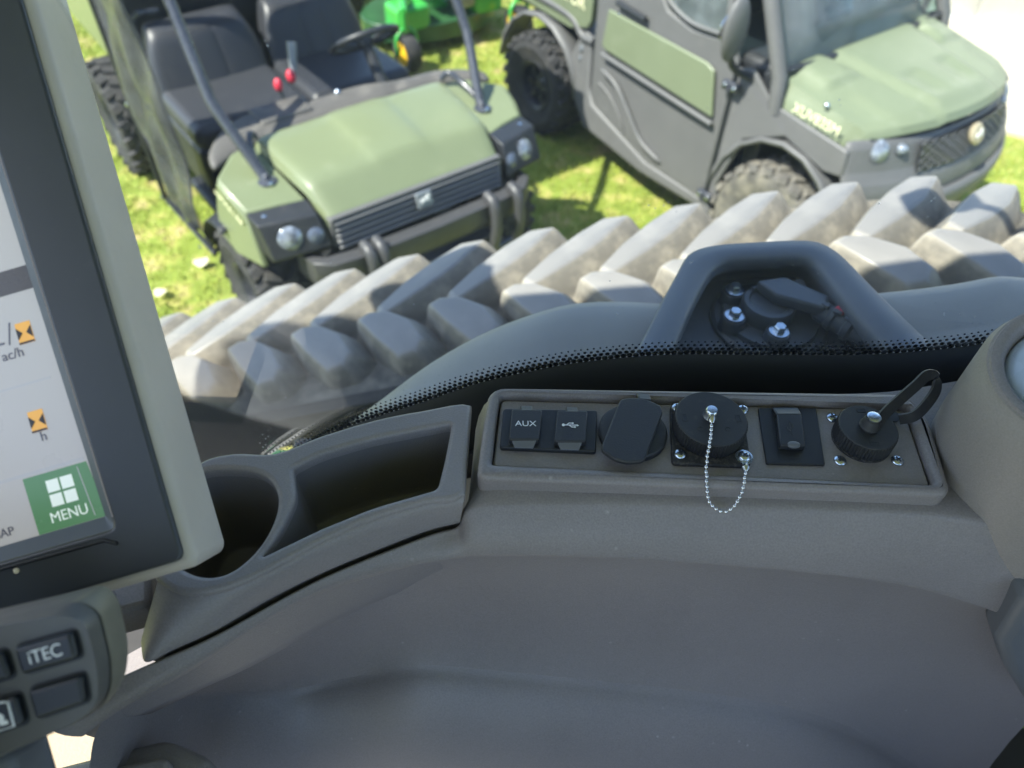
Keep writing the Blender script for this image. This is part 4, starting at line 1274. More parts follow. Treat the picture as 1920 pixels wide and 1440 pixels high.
g = G(); g.slab([(-.92, .425, 1.46), (.95, .425, 1.46), (.95, .425, 2.2), (.3, .425, 2.18), (-.05, .425, 2.12), (-.3, .425, 2.02), (-.92, .425, 1.72)], .02); g.build('door_lower_panel', 'cabshell', CB, 30, off)
for nm, pts in (('cab_side_wall', [(-.85, -1.1, 1.46), (.95, -1.1, 1.46), (.95, -1.1, 2.18), (-.85, -1.1, 2.05)]), ('cab_rear_wall', [(.95, -1.1, 1.46), (.95, .42, 1.46), (.95, .42, 2.25), (.95, -1.1, 2.25)]), ('cab_front_wall', [(-1.02, -1.1, 1.46), (-1.02, .1, 1.46), (-1.02, .1, 1.85), (-1.02, -1.1, 1.85)])):
    g = G(); g.slab(pts, .03); g.build(nm, 'cabshell', CB, 30, off)
SE = empty('driver_seat', (.25, -.55, 1.9)); offs = Vector((-.25, .55, -1.9))
tag(SE, 'dark grey cushioned driver seat behind the viewer in the cab', 'seat')
wpart('seat_cushion', (.10, -.55, 1.93), (.55, .54, .14), 'vinyl', SE, offs, .05)
wpart('seat_back', (.42, -.55, 2.32), (.14, .52, .70), 'vinyl', SE, offs, .05, Matrix.Rotation(R_(8), 3, 'Y'))
wpart('seat_pedestal', (.12, -.55, 1.66), (.34, .34, .40), 'dark', SE, offs, .02)
# unseen boxes on arms outside the cab, added to shadow the track lugs
EM = empty('front_shade_box', (-1.0, .75, 2.6)); off = Vector((1.0, -.75, -2.6))
tag(EM, 'unseen black box on an arm, added to cast a shadow patch on the track lugs', 'mirror')
g = G(); g.tube([(-.88, .40, 3.0), (-.90, .62, 3.02), (-.86, .80, 2.95)], .022, 8); g.build('mirror_arm', 'dark', EM, 60, off)  # arm holding the unseen shadow-casting box
g = G(); g.box((-.84, .83, 2.70), (.09, .20, .36)); bevel(g.build('shade_box', 'dark', EM, 30, off), .03)
WL = empty('roof_edge_blocker', (.14, .87, 2.94)); off = Vector((-.14, -.87, -2.94))
tag(WL, 'small unseen lamp on a bracket below the side edge of the cab roof', 'blocker')
g = G(); g.tube([(.14, .66, 3.2), (.14, .80, 3.1), (.14, .87, 2.98)], .012, 8); g.build('bracket', 'dark', WL, 60, off)
g = G(); g.box((.14, .89, 2.93), (.11, .07, .09)); bevel(g.build('blocker_box', 'dark', WL, 30, off), .015)  # box hung out of view to drop a shadow on the tread
# ================================================================== SIDE CONSOLE
CO = empty('side_console', (.1, .3, 2.0)); off = Vector((-.1, -.3, -2.0))
tag(CO, 'grey moulded cab side console with power sockets, cup holder and storage tray', 'console')
Tt = [(-.262, .140, 2.262), (-.2075, .1675, 2.268), (-.174, .186, 2.268), (-.118, .2255, 2.268), (-.054, .2585, 2.268), (-.033, .2655, 2.270), (-.022, .2705, 2.288), (.05, .2725, 2.292), (.12, .273, 2.293), (.20, .2725, 2.293), (.28, .2715, 2.292), (.335, .268, 2.286), (.40, .262, 2.278), (.50, .25, 2.27)]
Cc = [(-.240, .134, 2.245), (-.219, .1498, 2.25), (-.189, .171, 2.25), (-.134, .2174, 2.25), (-.075, .241, 2.251), (-.036, .250, 2.2525), (-.010, .2505, 2.2565), (.06, .2505, 2.2580), (.125, .25, 2.2546), (.20, .25, 2.247), (.27, .25, 2.234), (.34, .25, 2.206), (.40, .25, 2.172), (.50, .245, 2.12)]
Ll = [(-.2407, .1346, 2.232), (-.2403, .1507, 2.215), (-.2397, .1769, 2.17), (-.2197, .1991, 2.12), (-.1706, .2102, 2.095), (-.1226, .215, 2.1105), (-.0621, .215, 2.1387), (.0025, .215, 2.1309), (.0858, .215, 2.1155), (.16, .215, 2.100), (.23, .215, 2.075), (.30, .215, 2.030), (.38, .215, 1.95), (.50, .21, 1.82)]
_k = [1, 1.0, 1.02, 1.06, 1.10] + [1.116] * 9
Ll = [(x * k, y * k, 2.70 - (2.70 - z) * k) for (x, y, z), k in zip(Ll, _k)]
Bk = [(-.34, .20, 2.12), (-.26, .26, 2.12), (-.215, .285, 2.12), (-.15, .32, 2.12), (-.08, .355, 2.12), (-.035, .372, 2.12), (-.022, .368, 2.280), (.05, .373, 2.281), (.12, .378, 2.283), (.20, .381, 2.284), (.28, .384, 2.286), (.335, .393, 2.290), (.40, .405, 2.295), (.50, .415, 2.30)]
add = lambda L, d: [tuple(Vector(a) + Vector(d)) for a in L]
lerp = lambda A, B, k, d=(0, 0, 0): [tuple(Vector(a).lerp(Vector(b), k) + Vector(d)) for a, b in zip(A, B)]
TT = [tuple(Vector(t) + (Vector((0, .004, -.009)) if i < 6 else Vector((0, .010, .0015)))) for i, t in enumerate(Tt)]
TB = [tuple(Vector(t) + (Vector((0, .012, -.12)) if i < 6 else Vector((0, .02, .001)))) for i, t in enumerate(Tt)]
rowsC = [Bk, TB, TT, add(Tt, (0, .0012, .0)), add(Tt, (0, -.0012, -.0014)), lerp(Tt, Cc, .08, (0, -.002, -.002)), lerp(Tt, Cc, .3, (0, -.0045, -.001)), lerp(Tt, Cc, .65, (0, -.004, 0)), lerp(Tt, Cc, .93, (0, -.001, .001)), Cc, add(Cc, (.0005, .0050, -.0008)), add(lerp(Cc, Ll, .05), (.001, .014, -.001)), add(lerp(Cc, Ll, .3), (.002, .027, 0)), add(lerp(Cc, Ll, .6), (.002, .026, 0)), add(lerp(Cc, Ll, .88), (.001, .016, 0)), add(lerp(Cc, Ll, .99), (0, .006, 0)), add(Ll, (0, .001, .001)), add(Ll, (0, -.009, -.005)), add(Ll, (-.002, -.024, -.022)), add(Ll, (-.004, -.040, -.052)), add(Ll, (-.006, -.052, -.10)), add(Ll, (-.008, -.056, -.2)), add(Ll, (-.01, -.058, -.6))]
def resample(row, n):
    return smooth_open(row, n)
g = G(); g.grid([resample(r, 4) for r in rowsC])
body = g.build('console_body', 'trim', CO, 50, off); subsurf(body, 1)
plate('storage_lid', [rounded(mmv([(-330, 108), (-262, 128.5), (-219, 140.5), (-211.5, 139), (-204, 110), (-215, 50), (-330, 50)]), .006)], 2.175, 2.188, 'podm', CO, .003, 2, off=off)
g = G(); g.slab([(-.345, .02, 2.172), (-.19, .02, 2.172), (-.19, .145, 2.172), (-.225, .157, 2.172), (-.345, .122, 2.172)], .1); bevel(g.build('lower_shelf', 'podm', CO, 30, off), .008, 3)

g = G(); g.slab([(.348, .236, 2.245), (.362, .235, 2.180), (.395, .234, 2.128), (.455, .233, 2.050), (.56, .233, 2.0), (.52, .236, 2.26)], .03); bevel(g.build('lower_grip', 'pocket', CO, 30, off), .008, 3)
# ---- storage tray with cup holder
outer = smooth_closed(mmv([(-28.6, 348), (-29.5, 310), (-31, 271.6), (-52.7, 264.7), (-85, 251.6), (-115.1, 233.4), (-142.8, 212.7), (-163, 201.5), (-180, 197.5), (-195, 200), (-212, 212.5), (-223.8, 238), (-219, 268), (-206, 291), (-186, 299.3), (-158, 300.5), (-131, 316), (-96.6, 331.7), (-64, 341.8)]), 4)
# keep the two square corners at the right end crisp
outer = [p for p in outer if p[0] < -.0315] 
outer = [(-.0286, .2722)] + [p for p in outer] + [(-.0286, .3482)]
def order(P, c):
    return sorted(P, key=lambda p: math.atan2(p[1] - c[1], p[0] - c[0]))
cup = smooth_closed(mmv([(-202.8, 283.2), (-178.7, 286), (-159.5, 281), (-148.4, 266), (-146.6, 246.3), (-152.7, 225.4), (-166, 210.5), (-184.2, 209.5), (-204.1, 222), (-214.8, 245.9), (-213.5, 268)]), 5)
comp = rounded(mmv([(-143.5, 288.5), (-128, 300.5), (-94, 315), (-41.5, 330.3), (-43.5, 300), (-46.5, 275.2), (-86, 259.8), (-116.5, 243), (-147.5, 222.5), (-140, 244), (-136.4, 266)]), [.003, .01, .01, .003, .01, .004, .01, .01, .0018, .006, .006], 5)
tray = plate('storage_tray', [outer, cup, comp], 2.288, 2.300, 'tray', CO, .0032, 3, off=off)
def well(name, loop, depth, shrink, mat, ztop=2.290):
    c = Vector((sum(p[0] for p in loop) / len(loop), sum(p[1] for p in loop) / len(loop)))
    g = G(); rows = []
    for z, k in ((ztop + .004, 1.004), (ztop - .004, .998), (ztop - depth * .5, 1 - shrink * .6), (ztop - depth + .008, 1 - shrink), (ztop - depth + .002, .97 - shrink), (ztop - depth, .92 - shrink), (ztop - depth, .3)):
        rows.append([(c.x + (p[0] - c.x) * k, c.y + (p[1] - c.y) * k, z) for p in loop])
    V = g.grid(rows, cu=True); g.face(V[-1])
    return g.build(name, mat, tray, 50)
well('cup_well', cup, .080, .14, 'well')
well('storage_well', comp, .060, .06, 'well')
# front skirt of the tray down to the seam
ft = [(-.0290, .2700), (-.0527, .2640), (-.0850, .2507), (-.1151, .2324), (-.1428, .2117), (-.1625, .2025), (-.1800, .1992), (-.1930, .2015), (-.2060, .2105)]
fb_ = [(-.0325, .2668), (-.0537, .2600), (-.0862, .2438), (-.1175, .2268), (-.1467, .2078), (-.1735, .1872), (-.1950, .1745), (-.2080, .1668), (-.2147, .1776)]
A = smooth_open([(x, y, 0) for x, y in ft], 5); B = smooth_open([(x, y, 0) for x, y in fb_], 5)
g = G(); rows = []
for k, z, o_ in ((0, 2.2975, .003), (0, 2.2965, .0), (.10, 2.2935, -.0016), (.35, 2.287, -.0022), (.7, 2.279, -.0012), (1, 2.2715, 0), (1, 2.2695, .0015), (1, 2.266, .006), (1, 2.22, .012)):
    rows.append([(a[0] + (b[0] - a[0]) * k, a[1] + (b[1] - a[1]) * k + o_, z) for a, b in zip(A, B)])
g.grid(rows); subsurf(g.build('tray_skirt', 'tray', tray, 60), 1)
# flared collar under the cup at the left end
g = G(); rows = []
cs = [p for p in smooth_closed(mmv([(-206, 289), (-219, 268), (-223.8, 238), (-212, 212.5), (-195, 200), (-180, 197.5), (-163, 201.5)]), 5)][:22]
for k, z in ((.985, 2.297), (1.0, 2.292), (.985, 2.284), (.93, 2.262), (.90, 2.24)):
    c = Vector((-.182, .243))
    rows.append([(c.x + (p[0] - c.x) * k, c.y + (p[1] - c.y) * k, z) for p in cs])
g.grid(rows); g.build('cup_collar', 'podm', tray, 60)
g = G(); g.box((-.245, .222, 2.250), (.035, .045, .03), Matrix.Rotation(R_(20), 3, 'Z')); bevel(g.build('mount_block', 'trim', CO, 30, off), .004)
g = G(); g.sphere((-.243, .206, 2.288), .006, 8); g.lathe([(.004, 0), (.004, .012)], (-.243, .206, 2.272), (0, 0, 1), 8); g.build('mount_ball', 'chrome', CO, 60, off)

# ---- socket panel in a raised surround
ro = rounded(mmv([(-21.5, 280.5), (-19.5, 322.7), (-16.5, 361), (287, 366.5), (296, 345), (287.5, 277.5)]), [.008, .02, .014, .012, .03, .010], 6)
ph_ = rounded(mmv([(-12.2, 292.2), (-8.6, 353.6), (285, 355.6), (279.3, 286.4)]), [.003, .004, .004, .004], 4)
sur = plate('panel_surround', [ro, ph_], 2.272, 2.3062, 'trim', CO, .0048, 4, off=off)
pp = rounded(mmv([(-10.9, 293.5), (-7.4, 352.3), (283.6, 354.3), (277.9, 287.7)]), [.003, .004, .004, .003], 4)
PAN = plate('socket_panel', [pp], 2.290, 2.3005, 'panel', CO, .0012, 2, off=off)
# recess lip under the surround
g = G(); g.slab([(-.014, .290, 2.2895), (.287, .283, 2.2895), (.291, .358, 2.2895), (-.011, .356, 2.2895)], .004); g.build('panel_bed', 'seal', CO, 30, off)

def screw(x, y, z, parent, r=.0044, rz=.3):
    g = G(); g.lathe([(r * .9, -.001), (r, .0004), (r * .93, .0014), (r * .6, .0023), (r * .42, .0025)], (x, y, z), (0, 0, 1), 24)
    s_ = g.build('screw', 'zinc', parent, 50)
    g = G(); g.box((x, y, z + .00245), (r * 1.0, r * .26, .0004), Matrix.Rotation(rz, 3, 'Z')); g.box((x, y, z + .00250), (r * .26, r * 1.0, .0004), Matrix.Rotation(rz, 3, 'Z'))
    g.build('cross_slot', 'black', s_)
    return s_
def F2(x, y, z, rz=0):
    return T((x, y, z)) @ Matrix.Rotation(rz, 4, 'Z')

# AUX and USB covers on one black plate
ap = plate('aux_usb_plate', [rounded(mmv([(-7.1, 306.6), (-5.6, 341.3), (60.9, 342.3), (58, 305.4)]), .0022, 4)], 2.3003, 2.3045, 'black', CO, .001, 2, off=off)
for nm, q, c in (('aux_cover', [(-.9, 309.5), (.3, 336.4), (21.6, 336.7), (19.4, 310.2)], (10.2, 323.4)), ('usb_cover', [(29.3, 309), (32.2, 336.5), (53.2, 336.9), (50.8, 309.6)], (41.4, 323.2))):
    cv = plate(nm, [rounded(mmv(q), .0018, 4)], 2.304, 2.3098, 'blackgrain', ap, .0009, 2)
    (x0, y0), (x1, y1), (x2, y2), (x3, y3) = mmv(q)
    g = G(); cx = (x1 + x2) / 2; g.slab([(cx - .0045, y1 + .0060, 2.3072), (cx - .0045, y1 - .0015, 2.3100), (cx + .0045, y1 - .0015, 2.3100), (cx + .0045, y1 + .0060, 2.3072)], .003)
    bevel(g.build('cover_hinge', 'black', cv), .0012, 3)
    g = G(); cx = (x0 + x3) / 2
    g.slab([(cx - .0086, y0 + .0012, 2.3088), (cx - .0062, y0 - .0042, 2.3062), (cx + .0062, y0 - .0042, 2.3062), (cx + .0086, y0 + .0012, 2.3088)], .002)
    bevel(g.build('finger_tab', 'pocket', cv), .0006)
    if nm == 'aux_cover':
        text('aux_lettering', 'AUX', .0066, 'white', cv, F2(c[0] / 1000, c[1] / 1000, 2.3099, .02), .00008, sx=1.06)
    else:
        g = G(); X, Y = c[0] / 1000 - .0004, c[1] / 1000; z = 2.3101; u = .00033
        g.lathe([(.0011, -.0002), (.0011, .0001)], (X - .0050, Y, z), (0, 0, 1), 14)
        g.tube([(X - .005, Y, z), (X + .0042, Y, z)], u, 6)
        g.tube([(X - .003, Y, z), (X - .0012, Y + .0017, z), (X + .0012, Y + .0017, z)], u, 6)
        g.lathe([(.0007, -.0002), (.0007, .0001)], (X + .0014, Y + .0017, z), (0, 0, 1), 10)
        g.tube([(X - .0012, Y, z), (X + .0006, Y - .0017, z), (X + .0024, Y - .0017, z)], u, 6)
        g.box((X + .0028, Y - .0017, z), (.0012, .0012, .0003))
        g.slab([(X + .0042, Y + .0008, z), (X + .0042, Y - .0008, z), (X + .0056, Y, z)], .0003)
        g.build('usb_symbol', 'white', cv)

# 12 volt socket with a wide rubber flap
g = G(); g.lathe([(.0228, 0), (.0236, .0008), (.0236, .0050), (.0226, .0064), (.0205, .0069), (.002, .0072)], (.0843, .3235, 2.3005), (0, 0, 1), 56)
ps = g.build('power_socket', 'rubber', CO, 35, off, label='round power socket under a tilted black rubber flap')
fl = rounded(mmv([(76.5, 346.5), (84.5, 348.3), (93.5, 347.6), (104.6, 341.5), (105.2, 335.5), (88.5, 294.2), (85.5, 292.4), (76.5, 291.2), (68, 294.0), (60.8, 300.8), (60.9, 304.8)]), .0028, 4)
plate('socket_flap', [fl], 2.3085, 2.3125, 'blackgrain', ps, .0012, 3)
g = G(); g.slab([(.0885, .3555, 2.3100), (.0895, .3465, 2.3128), (.0985, .3455, 2.3128), (.0985, .3548, 2.3100)], .003); bevel(g.build('flap_hinge', 'black', ps), .0013, 3)

# nine pin connector with knurled cap
cb = plate('connector_base', [rounded(mmv([(108.2, 297.8), (113.5, 350.0), (166, 351.2), (161.2, 297.4)]), .004, 5)], 2.3003, 2.3036, 'dirtyrubber', CO, .001, 2, off=off)
for x, y, rz in ((.1145, .3055, .2), (.1575, .3045, .7), (.1180, .3468, .4), (.1646, .3470, .1)):
    screw(x, y, 2.3036 + (.0010 if (x > .15 and y < .31) else 0), cb, .0043, rz)
def knurled(name, c, r, z0, h, parent, n, label, slots):
    g = G(); rows = []
    for z, k in ((z0, .985), (z0 + .0008, 1), (z0 + h - .0016, 1)):
        row = []
        for i in range(n * 2):
            q = math.pi * i / n; rr = (r * 1.012 if i % 2 else r * .965) * k
            row.append((c[0] + rr * math.cos(q), c[1] + rr * math.sin(q), z))
        rows.append(row)
    for z, rr in ((z0 + h - .0006, r * .985), (z0 + h, r * .955), (z0 + h, r * .3)):
        rows.append([(c[0] + rr * math.cos(math.pi * i / n), c[1] + rr * math.sin(math.pi * i / n), z) for i in range(n * 2)])
    V = g.grid(rows, cu=True); g.face(V[-1])
    o = g.build(name, 'rubber', parent, 28, off if parent is CO else None, label)
    for ang in slots:
        rot = Matrix.Rotation(ang, 3, 'Z'); p = Vector((c[0], c[1], 0)) + rot @ Vector((r * .74, 0, 0))
        pr = mmv([]) 
        L = [(-.0018, -.0032), (.0018, -.0032), (.0018, .0032), (-.0018, .0032)]
        Li = [(-.0012, -.0026), (.0012, -.0026), (.0012, .0026), (-.0012, .0026)]
        fm = T((p.x, p.y, 0)) @ Matrix.Rotation(ang, 4, 'Z')
        s_ = plate('slot_rim', [L, list(reversed(Li))], z0 + h - .001, z0 + h + .0003, 'rubber', o, .0002, 1, fm)
        plate('slot', [Li], z0 + h - .001, z0 + h + .0001, 'seal', o, .00005, 1, fm)
    return o
cap1 = knurled('connector_cap', (.1366, .3277), .0247, 2.3036, .0130, CO, 64, 'large round knurled black cap held by the bead chain', (.02, math.pi + .02))
zt = 2.3166
g = G(); g.lathe([(.0052, 0), (.0056, .0008), (.0050, .0024), (.0044, .0046), (.0040, .0064), (.0034, .0070), (.0010, .0072)], (.1360, .3295, zt), (0, 0, 1), 20); g.build('cap_rivet', 'zinc', cap1, 40)
for dx, dy in ((-.009, -.010), (.0095, -.0095)):
    g = G(); p0 = Vector((.1366 + dx, .3277 + dy, zt + .0001)); g.tube([p0 + Vector((.0017 * math.cos(q), .0017 * math.sin(q), 0)) for q in [2 * math.pi * j / 14 for j in range(14)]], .00022, 5, closed=True); g.build('mould_mark', 'rubber', cap1, 60)
# bead chain
cp = [(.1350, .3215, zt + .003), (.1336, .3135, zt + .0020), (.1316, .3060, zt + .0017), (.1301, .3005, 2.3172), (.1291, .2950, 2.3135), (.1284, .2880, 2.3092), (.1279, .2810, 2.3077), (.1291, .2725, 2.3002), (.1333, .2690, 2.2960), (.1396, .2672, 2.2938), (.1450, .2685, 2.2976), (.1487, .2726, 2.3038), (.1508, .278, 2.3095), (.1525, .284, 2.3106), (.1542, .2890, 2.3105)]
cp = smooth_open(cp, 8)
Pc = [Vector(p) for p in cp]; cl2 = [0]
for a, b in zip(Pc, Pc[1:]): cl2.append(cl2[-1] + (b - a).length)
g = G(); g.tube(Pc, .00038, 6); ch = g.build('bead_chain', 'chrome', CO, 60, off, label='silver bead chain looping from the cap to a screw')
g = G(); g.sphere((0, 0, 0), .00142, 6); bme = g.mesh('bead'); bme.materials.append(MT['chrome']); bme.shade_smooth()
nb = int(cl2[-1] / .0033)
for i in range(nb + 1):
    s = cl2[-1] * i / nb
    j = max(k for k in range(len(cl2)) if cl2[k] <= s + 1e-9); j = min(j, len(Pc) - 2)
    p = Pc[j].lerp(Pc[j + 1], (s - cl2[j]) / max(1e-9, cl2[j + 1] - cl2[j]))
    b = bpy.data.objects.new('bead', bme); COL.objects.link(b); b.parent = ch; b.location = p + Vector((random.gauss(0, .00012), random.gauss(0, .00012), random.gauss(0, .00008)))
g = G(); g.tube([(.1357, .3255, zt + .0052), (.1353, .3228, zt + .0038), (.1349, .3206, zt + .0030)], [.0020, .0026, .0018], 10); g.build('chain_clasp', 'chrome', ch, 50)
g = G(); g.lathe([(.0050, .0000), (.0060, .0001), (.0060, .0009), (.0050, .0011), (.003, .0011)], (.1575, .3045, 2.3036), (0, 0, 1), 20); g.slab([(.1552, .3000, 2.3047), (.1538, .2930, 2.3092), (.1562, .2927, 2.3092), (.1588, .2998, 2.3047)], .001); g.tube([(.1550, .2936, 2.3095), (.1545, .2908, 2.3100), (.1541, .2886, 2.3104)], [.0018, .0028, .0014], 10); g.build('ring_terminal', 'zinc', ch, 40)

# rubber plate with usb flap
rp = plate('usb_mount_plate', [rounded(mmv([(172.4, 301.0), (177.0, 350.6), (219.0, 352.3), (211.8, 301.3)]), .0012, 3)], 2.3003, 2.3025, 'black', CO, .0007, 2, off=off)
fp = plate('usb_flap', [rounded(mmv([(182.8, 312.6), (186.6, 340.8), (204.2, 341.4), (200.3, 312.8)]), .0014, 4)], 2.3024, 2.3078, 'black', rp, .0011, 3)
g = G(); g.slab([(.1860, .3500, 2.3045), (.1865, .3400, 2.3082), (.2042, .3406, 2.3082), (.2050, .3508, 2.3045)], .0035); bevel(g.build('flap_strap', 'black', fp), .0012, 3)
g = G(); g.sphere((.1922, .3138, 2.3072), .0046, 8, (1, .62, .45)); g.build('thumb_lip', 'pocket', fp, 60)
g = G(); X, Y, z = .1935, .329, 2.3078; u = .00035
for pts in ([(X - .0006, Y - .006, z), (X + .0002, Y + .004, z)], [(X - .0004, Y - .002, z), (X + .0020, Y + .0005, z), (X + .0021, Y + .002, z)], [(X - .0006, Y - .004, z), (X - .0026, Y - .002, z), (X - .0025, Y - .0002, z)]):
    g.tube(pts, u, 6)
for p in ((X - .0006, Y - .0066, z), (X + .0003, Y + .0052, z), (X + .0021, Y + .0026, z), (X - .0025, Y + .0004, z)):
    g.box(p, (.0012, .0012, .0005))
g.build('usb_symbol', 'black', fp, 60)

# small knurled cap with strap loop
CX, CY, CZ = .2436, .3252, 2.3150
g = G(); g.lathe([(.0200, 0), (.0202, .002), (.018, .003)], (CX, CY, 2.3003), (0, 0, 1), 32); cb2 = g.build('round_connector', 'dirtyrubber', CO, 35, off)
cap2 = knurled('small_cap', (CX, CY), .0199, 2.3025, .0125, CO, 52, 'smaller knurled black cap with a rubber strap loop', (1.62, 4.68))
g = G(); g.lathe([(.0066, 0), (.0068, .002), (.0060, .003), (.0058, .006), (.0050, .0072), (.0046, .0084)], (CX, CY, CZ), (0, 0, 1), 24); g.build('cap_boss', 'rubber', cap2, 40)
g = G(); g.lathe([(.0046, .0082), (.0048, .0092), (.0046, .0106), (.0036, .0112), (.001, .0112)], (CX, CY, CZ), (0, 0, 1), 24); g.build('cap_rivet', 'zinc', cap2, 40)
for x, y, rz in ((.2288, .3445, .3), (.2236, .3062, .8), (.2630, .3076, .5), (.2708, .3465, .1)):
    o = screw(x, y, 2.3005, PAN, .0044, rz)
def strap(pts, w, t, name, parent):
    P_ = [Vector(p) for p in smooth_open(pts, 6)]; rows = []
    for i, p in enumerate(P_):
        tg = (P_[min(i + 1, len(P_) - 1)] - P_[max(i - 1, 0)]).normalized()
        sd2 = Vector((-.62, .35, .70)); sd2 = (sd2 - tg * sd2.dot(tg)).normalized(); nn = tg.cross(sd2)
        rows.append([p + sd2 * w + nn * t, p - sd2 * w + nn * t, p - sd2 * w - nn * t, p + sd2 * w - nn * t])
    g = G(); V = g.grid(rows, cu=True); g.face(V[0]); g.face(V[-1])
    return bevel(g.build(name, 'rubber', parent, 40), .0004)
strap([(.2470, .3240, 2.3168), (.2550, .3330, 2.3195), (.2670, .3430, 2.3230), (.2800, .3530, 2.3275), (.2890, .3600, 2.3310), (.2955, .3595, 2.3295), (.2960, .3535, 2.3240), (.2900, .3460, 2.3165), (.2820, .3405, 2.3100), (.2735, .3410, 2.3055)], .0040, .0010, 'cap_strap', cap2)
g = G(); g.lathe([(.0055, 0), (.0055, .0012), (.0035, .0013)], (.2705, .3455, 2.3030), (0, 0, 1), 18); g.build('strap_eyelet', 'rubber', cap2, 40)

AR = empty('armrest', (-.35, .01, 2.27)); offa = Vector((.35, -.01, -2.27))
tag(AR, 'mostly unseen armrest block, shaped to keep sun off the lower console', 'armrest')
wpart('armrest_sun_block', (-.37, -.006, 2.37), (.17, .246, .15), 'dark', AR, offa, .006)  # block added out of view to stop a sun patch on the console
wpart('armrest_pad', (-.36, .01, 2.28), (.17, .26, .16), 'vinyl', AR, offa, .015)  # armrest sized to keep sun off the console face
# ================================================================== ROUND POD at the right
PD_ = empty('round_pod', (.36, .31, 2.27)); off = Vector((-.36, -.31, -2.27))
tag(PD_, 'round grey trim pod with dished face tinted like a bluish reflection at the right end of the console', 'trim pod')
fc = Vector((.338, .304, 2.395)); bc = Vector((.374, .318, 2.262)); ax = (fc - bc).normalized()
Lh = (fc - bc).length
g = G(); g.lathe([(.060, -.06), (.0705, -.02), (.0705, .02), (.067, .06), (.061, .105), (.0575, .130), (.0555, Lh - .006), (.0535, Lh), (.0495, Lh + .001), (.0465, Lh - .002)], bc, ax, 72, close=False)
pb = g.build('pod_body', 'podm', PD_, 50, off)
g = G(); g.lathe([(.0530, Lh - .002), (.0515, Lh + .0025), (.0475, Lh + .0030), (.0440, Lh - .001), (.0425, Lh - .010)], bc, ax, 72, close=False); g.build('face_ring', 'trim', PD_, 60, off)
g = G(); g.lathe([(.0435, Lh - .012), (.0415, Lh - .006), (.036, Lh - .003), (.02, Lh - .0005), (.001, Lh)], bc, ax, 60); g.build('face_dish', 'pale', PD_, 60, off)

# ================================================================== TOUCH DISPLAY
DO = Vector((-.16596, .18865, 2.35702))
ph = R_(16.2)
dx_ = RGT * math.cos(ph) + UPV * math.sin(ph)
dy_ = UPV * math.cos(ph) - RGT * math.sin(ph)
TD = empty('touch_display', mat=frame(DO, dx_, dy_))
tag(TD, 'tall touch display with slate bezel and pale grey housing at the left edge', 'display')
mm_ = lambda L: [(a / 1000., b / 1000.) for a, b in L]
plate('housing', [rounded(mm_([(-190, -7), (2.2, -7), (5.0, -3), (5.0, 330), (-190, 330)]), [.008, .006, .004, .008, .008], 4), list(reversed(rounded(mm_([(-153, 21), (-25.5, 21), (-31, 293), (-153, 293)]), .004, 4)))], -.044, -.0015, 'housing', TD, .006, 4)
bz = plate('bezel', [rounded(mm_([(-186, -1), (0, -1), (0, 326), (-186, 326)]), .005, 5), list(reversed(rounded(mm_([(-150, 24), (-29.0, 24), (-34.6, 290), (-150, 290)]), .004, 4)))], -.004, .0015, 'bezel', TD, .0016, 3)
g = G()
o_ = rounded(mm_([(-150, 24), (-29.0, 24), (-34.6, 290), (-150, 290)]), .004, 4); i_ = rounded(mm_([(-147, 31.5), (-34.5, 31.5), (-40.6, 286), (-147, 286)]), .001, 4)
g.grid([[(x, y, .0010) for x, y in o_], [(x, y, -.0028) for x, y in i_]], cu=True)
g.build('screen_rim', 'bevelrim', TD, 30)
zs = -.0035
g = G(); g.slab([(-.150, .030, zs), (-.030, .030, zs), (-.036, .29, zs), (-.150, .29, zs)], .004); sn = g.build('screen', 'scr_w', TD)
def spr(name, pts, z, mat, t=.0002):
    g = G(); g.slab([(x / 1000, y / 1000, z) for x, y in pts], t); return g.build(name, mat, sn)
spr('menu_tile', [(-70.5, 31.6), (-33.0, 31.6), (-36.6, 61.8), (-70.8, 61.8)], zs + .0002, 'scr_g')
spr('tile_divider', [(-39.9, 33.5), (-39.5, 33.5), (-41.6, 60.5), (-42.0, 60.5)], zs + .0004, 'scr_l')
for i in range(2):
    for j in range(2):
        x, y = -59.6 + i * 7.6, 43.6 + j * 7.6
        spr('menu_square', [(x, y), (x + 6.4, y), (x + 6.4, y + 6.4), (x, y + 6.4)], zs + .0005, 'scr_ww')
FZ = lambda x, y, z: T((x / 1000., y / 1000., z))
text('menu_lettering', 'MENU', .0078, 'scr_ww', sn, FZ(-52.3, 38.0, zs + .0004), .0001, sx=.95)
text('map_lettering', 'MAP', .0064, 'scr_i', sn, FZ(-88.6, 37.6, zs + .0003), .0001)
spr('row_line', [(-147, 62.6), (-37.2, 62.6), (-37.4, 64.4), (-147, 64.4)], zs + .0002, 'scr_l')
spr('row_line', [(-147, 108.2), (-42.0, 108.2), (-42.0, 109.3), (-147, 109.3)], zs + .0002, 'scr_l')
spr('dark_band', [(-147, 155.8), (-37.8, 155.8), (-38.2, 168.2), (-147, 168.2)], zs + .0002, 'scr_d')
def hourglass(cx, cy):
    w, h = 4.0, 5.6
    a = spr('timer_icon', [(cx - w, cy - h), (cx + w, cy - h), (cx + w, cy + h), (cx - w, cy + h)], zs + .0002, 'scr_o')
    for s in (-1, 1):
        spr('timer_notch', [(cx + s * w * .98, cy + h * .55), (cx + s * w * .25, cy), (cx + s * w * .98, cy - h * .55)][::s], zs + .0005, 'scr_b')
    spr('timer_bar', [(cx - w, cy - h), (cx + w, cy - h), (cx + w, cy - h + 1), (cx - w, cy - h + 1)], zs + .0006, 'scr_b')
hourglass(-48.5, 134.6); hourglass(-55.0, 88.8)
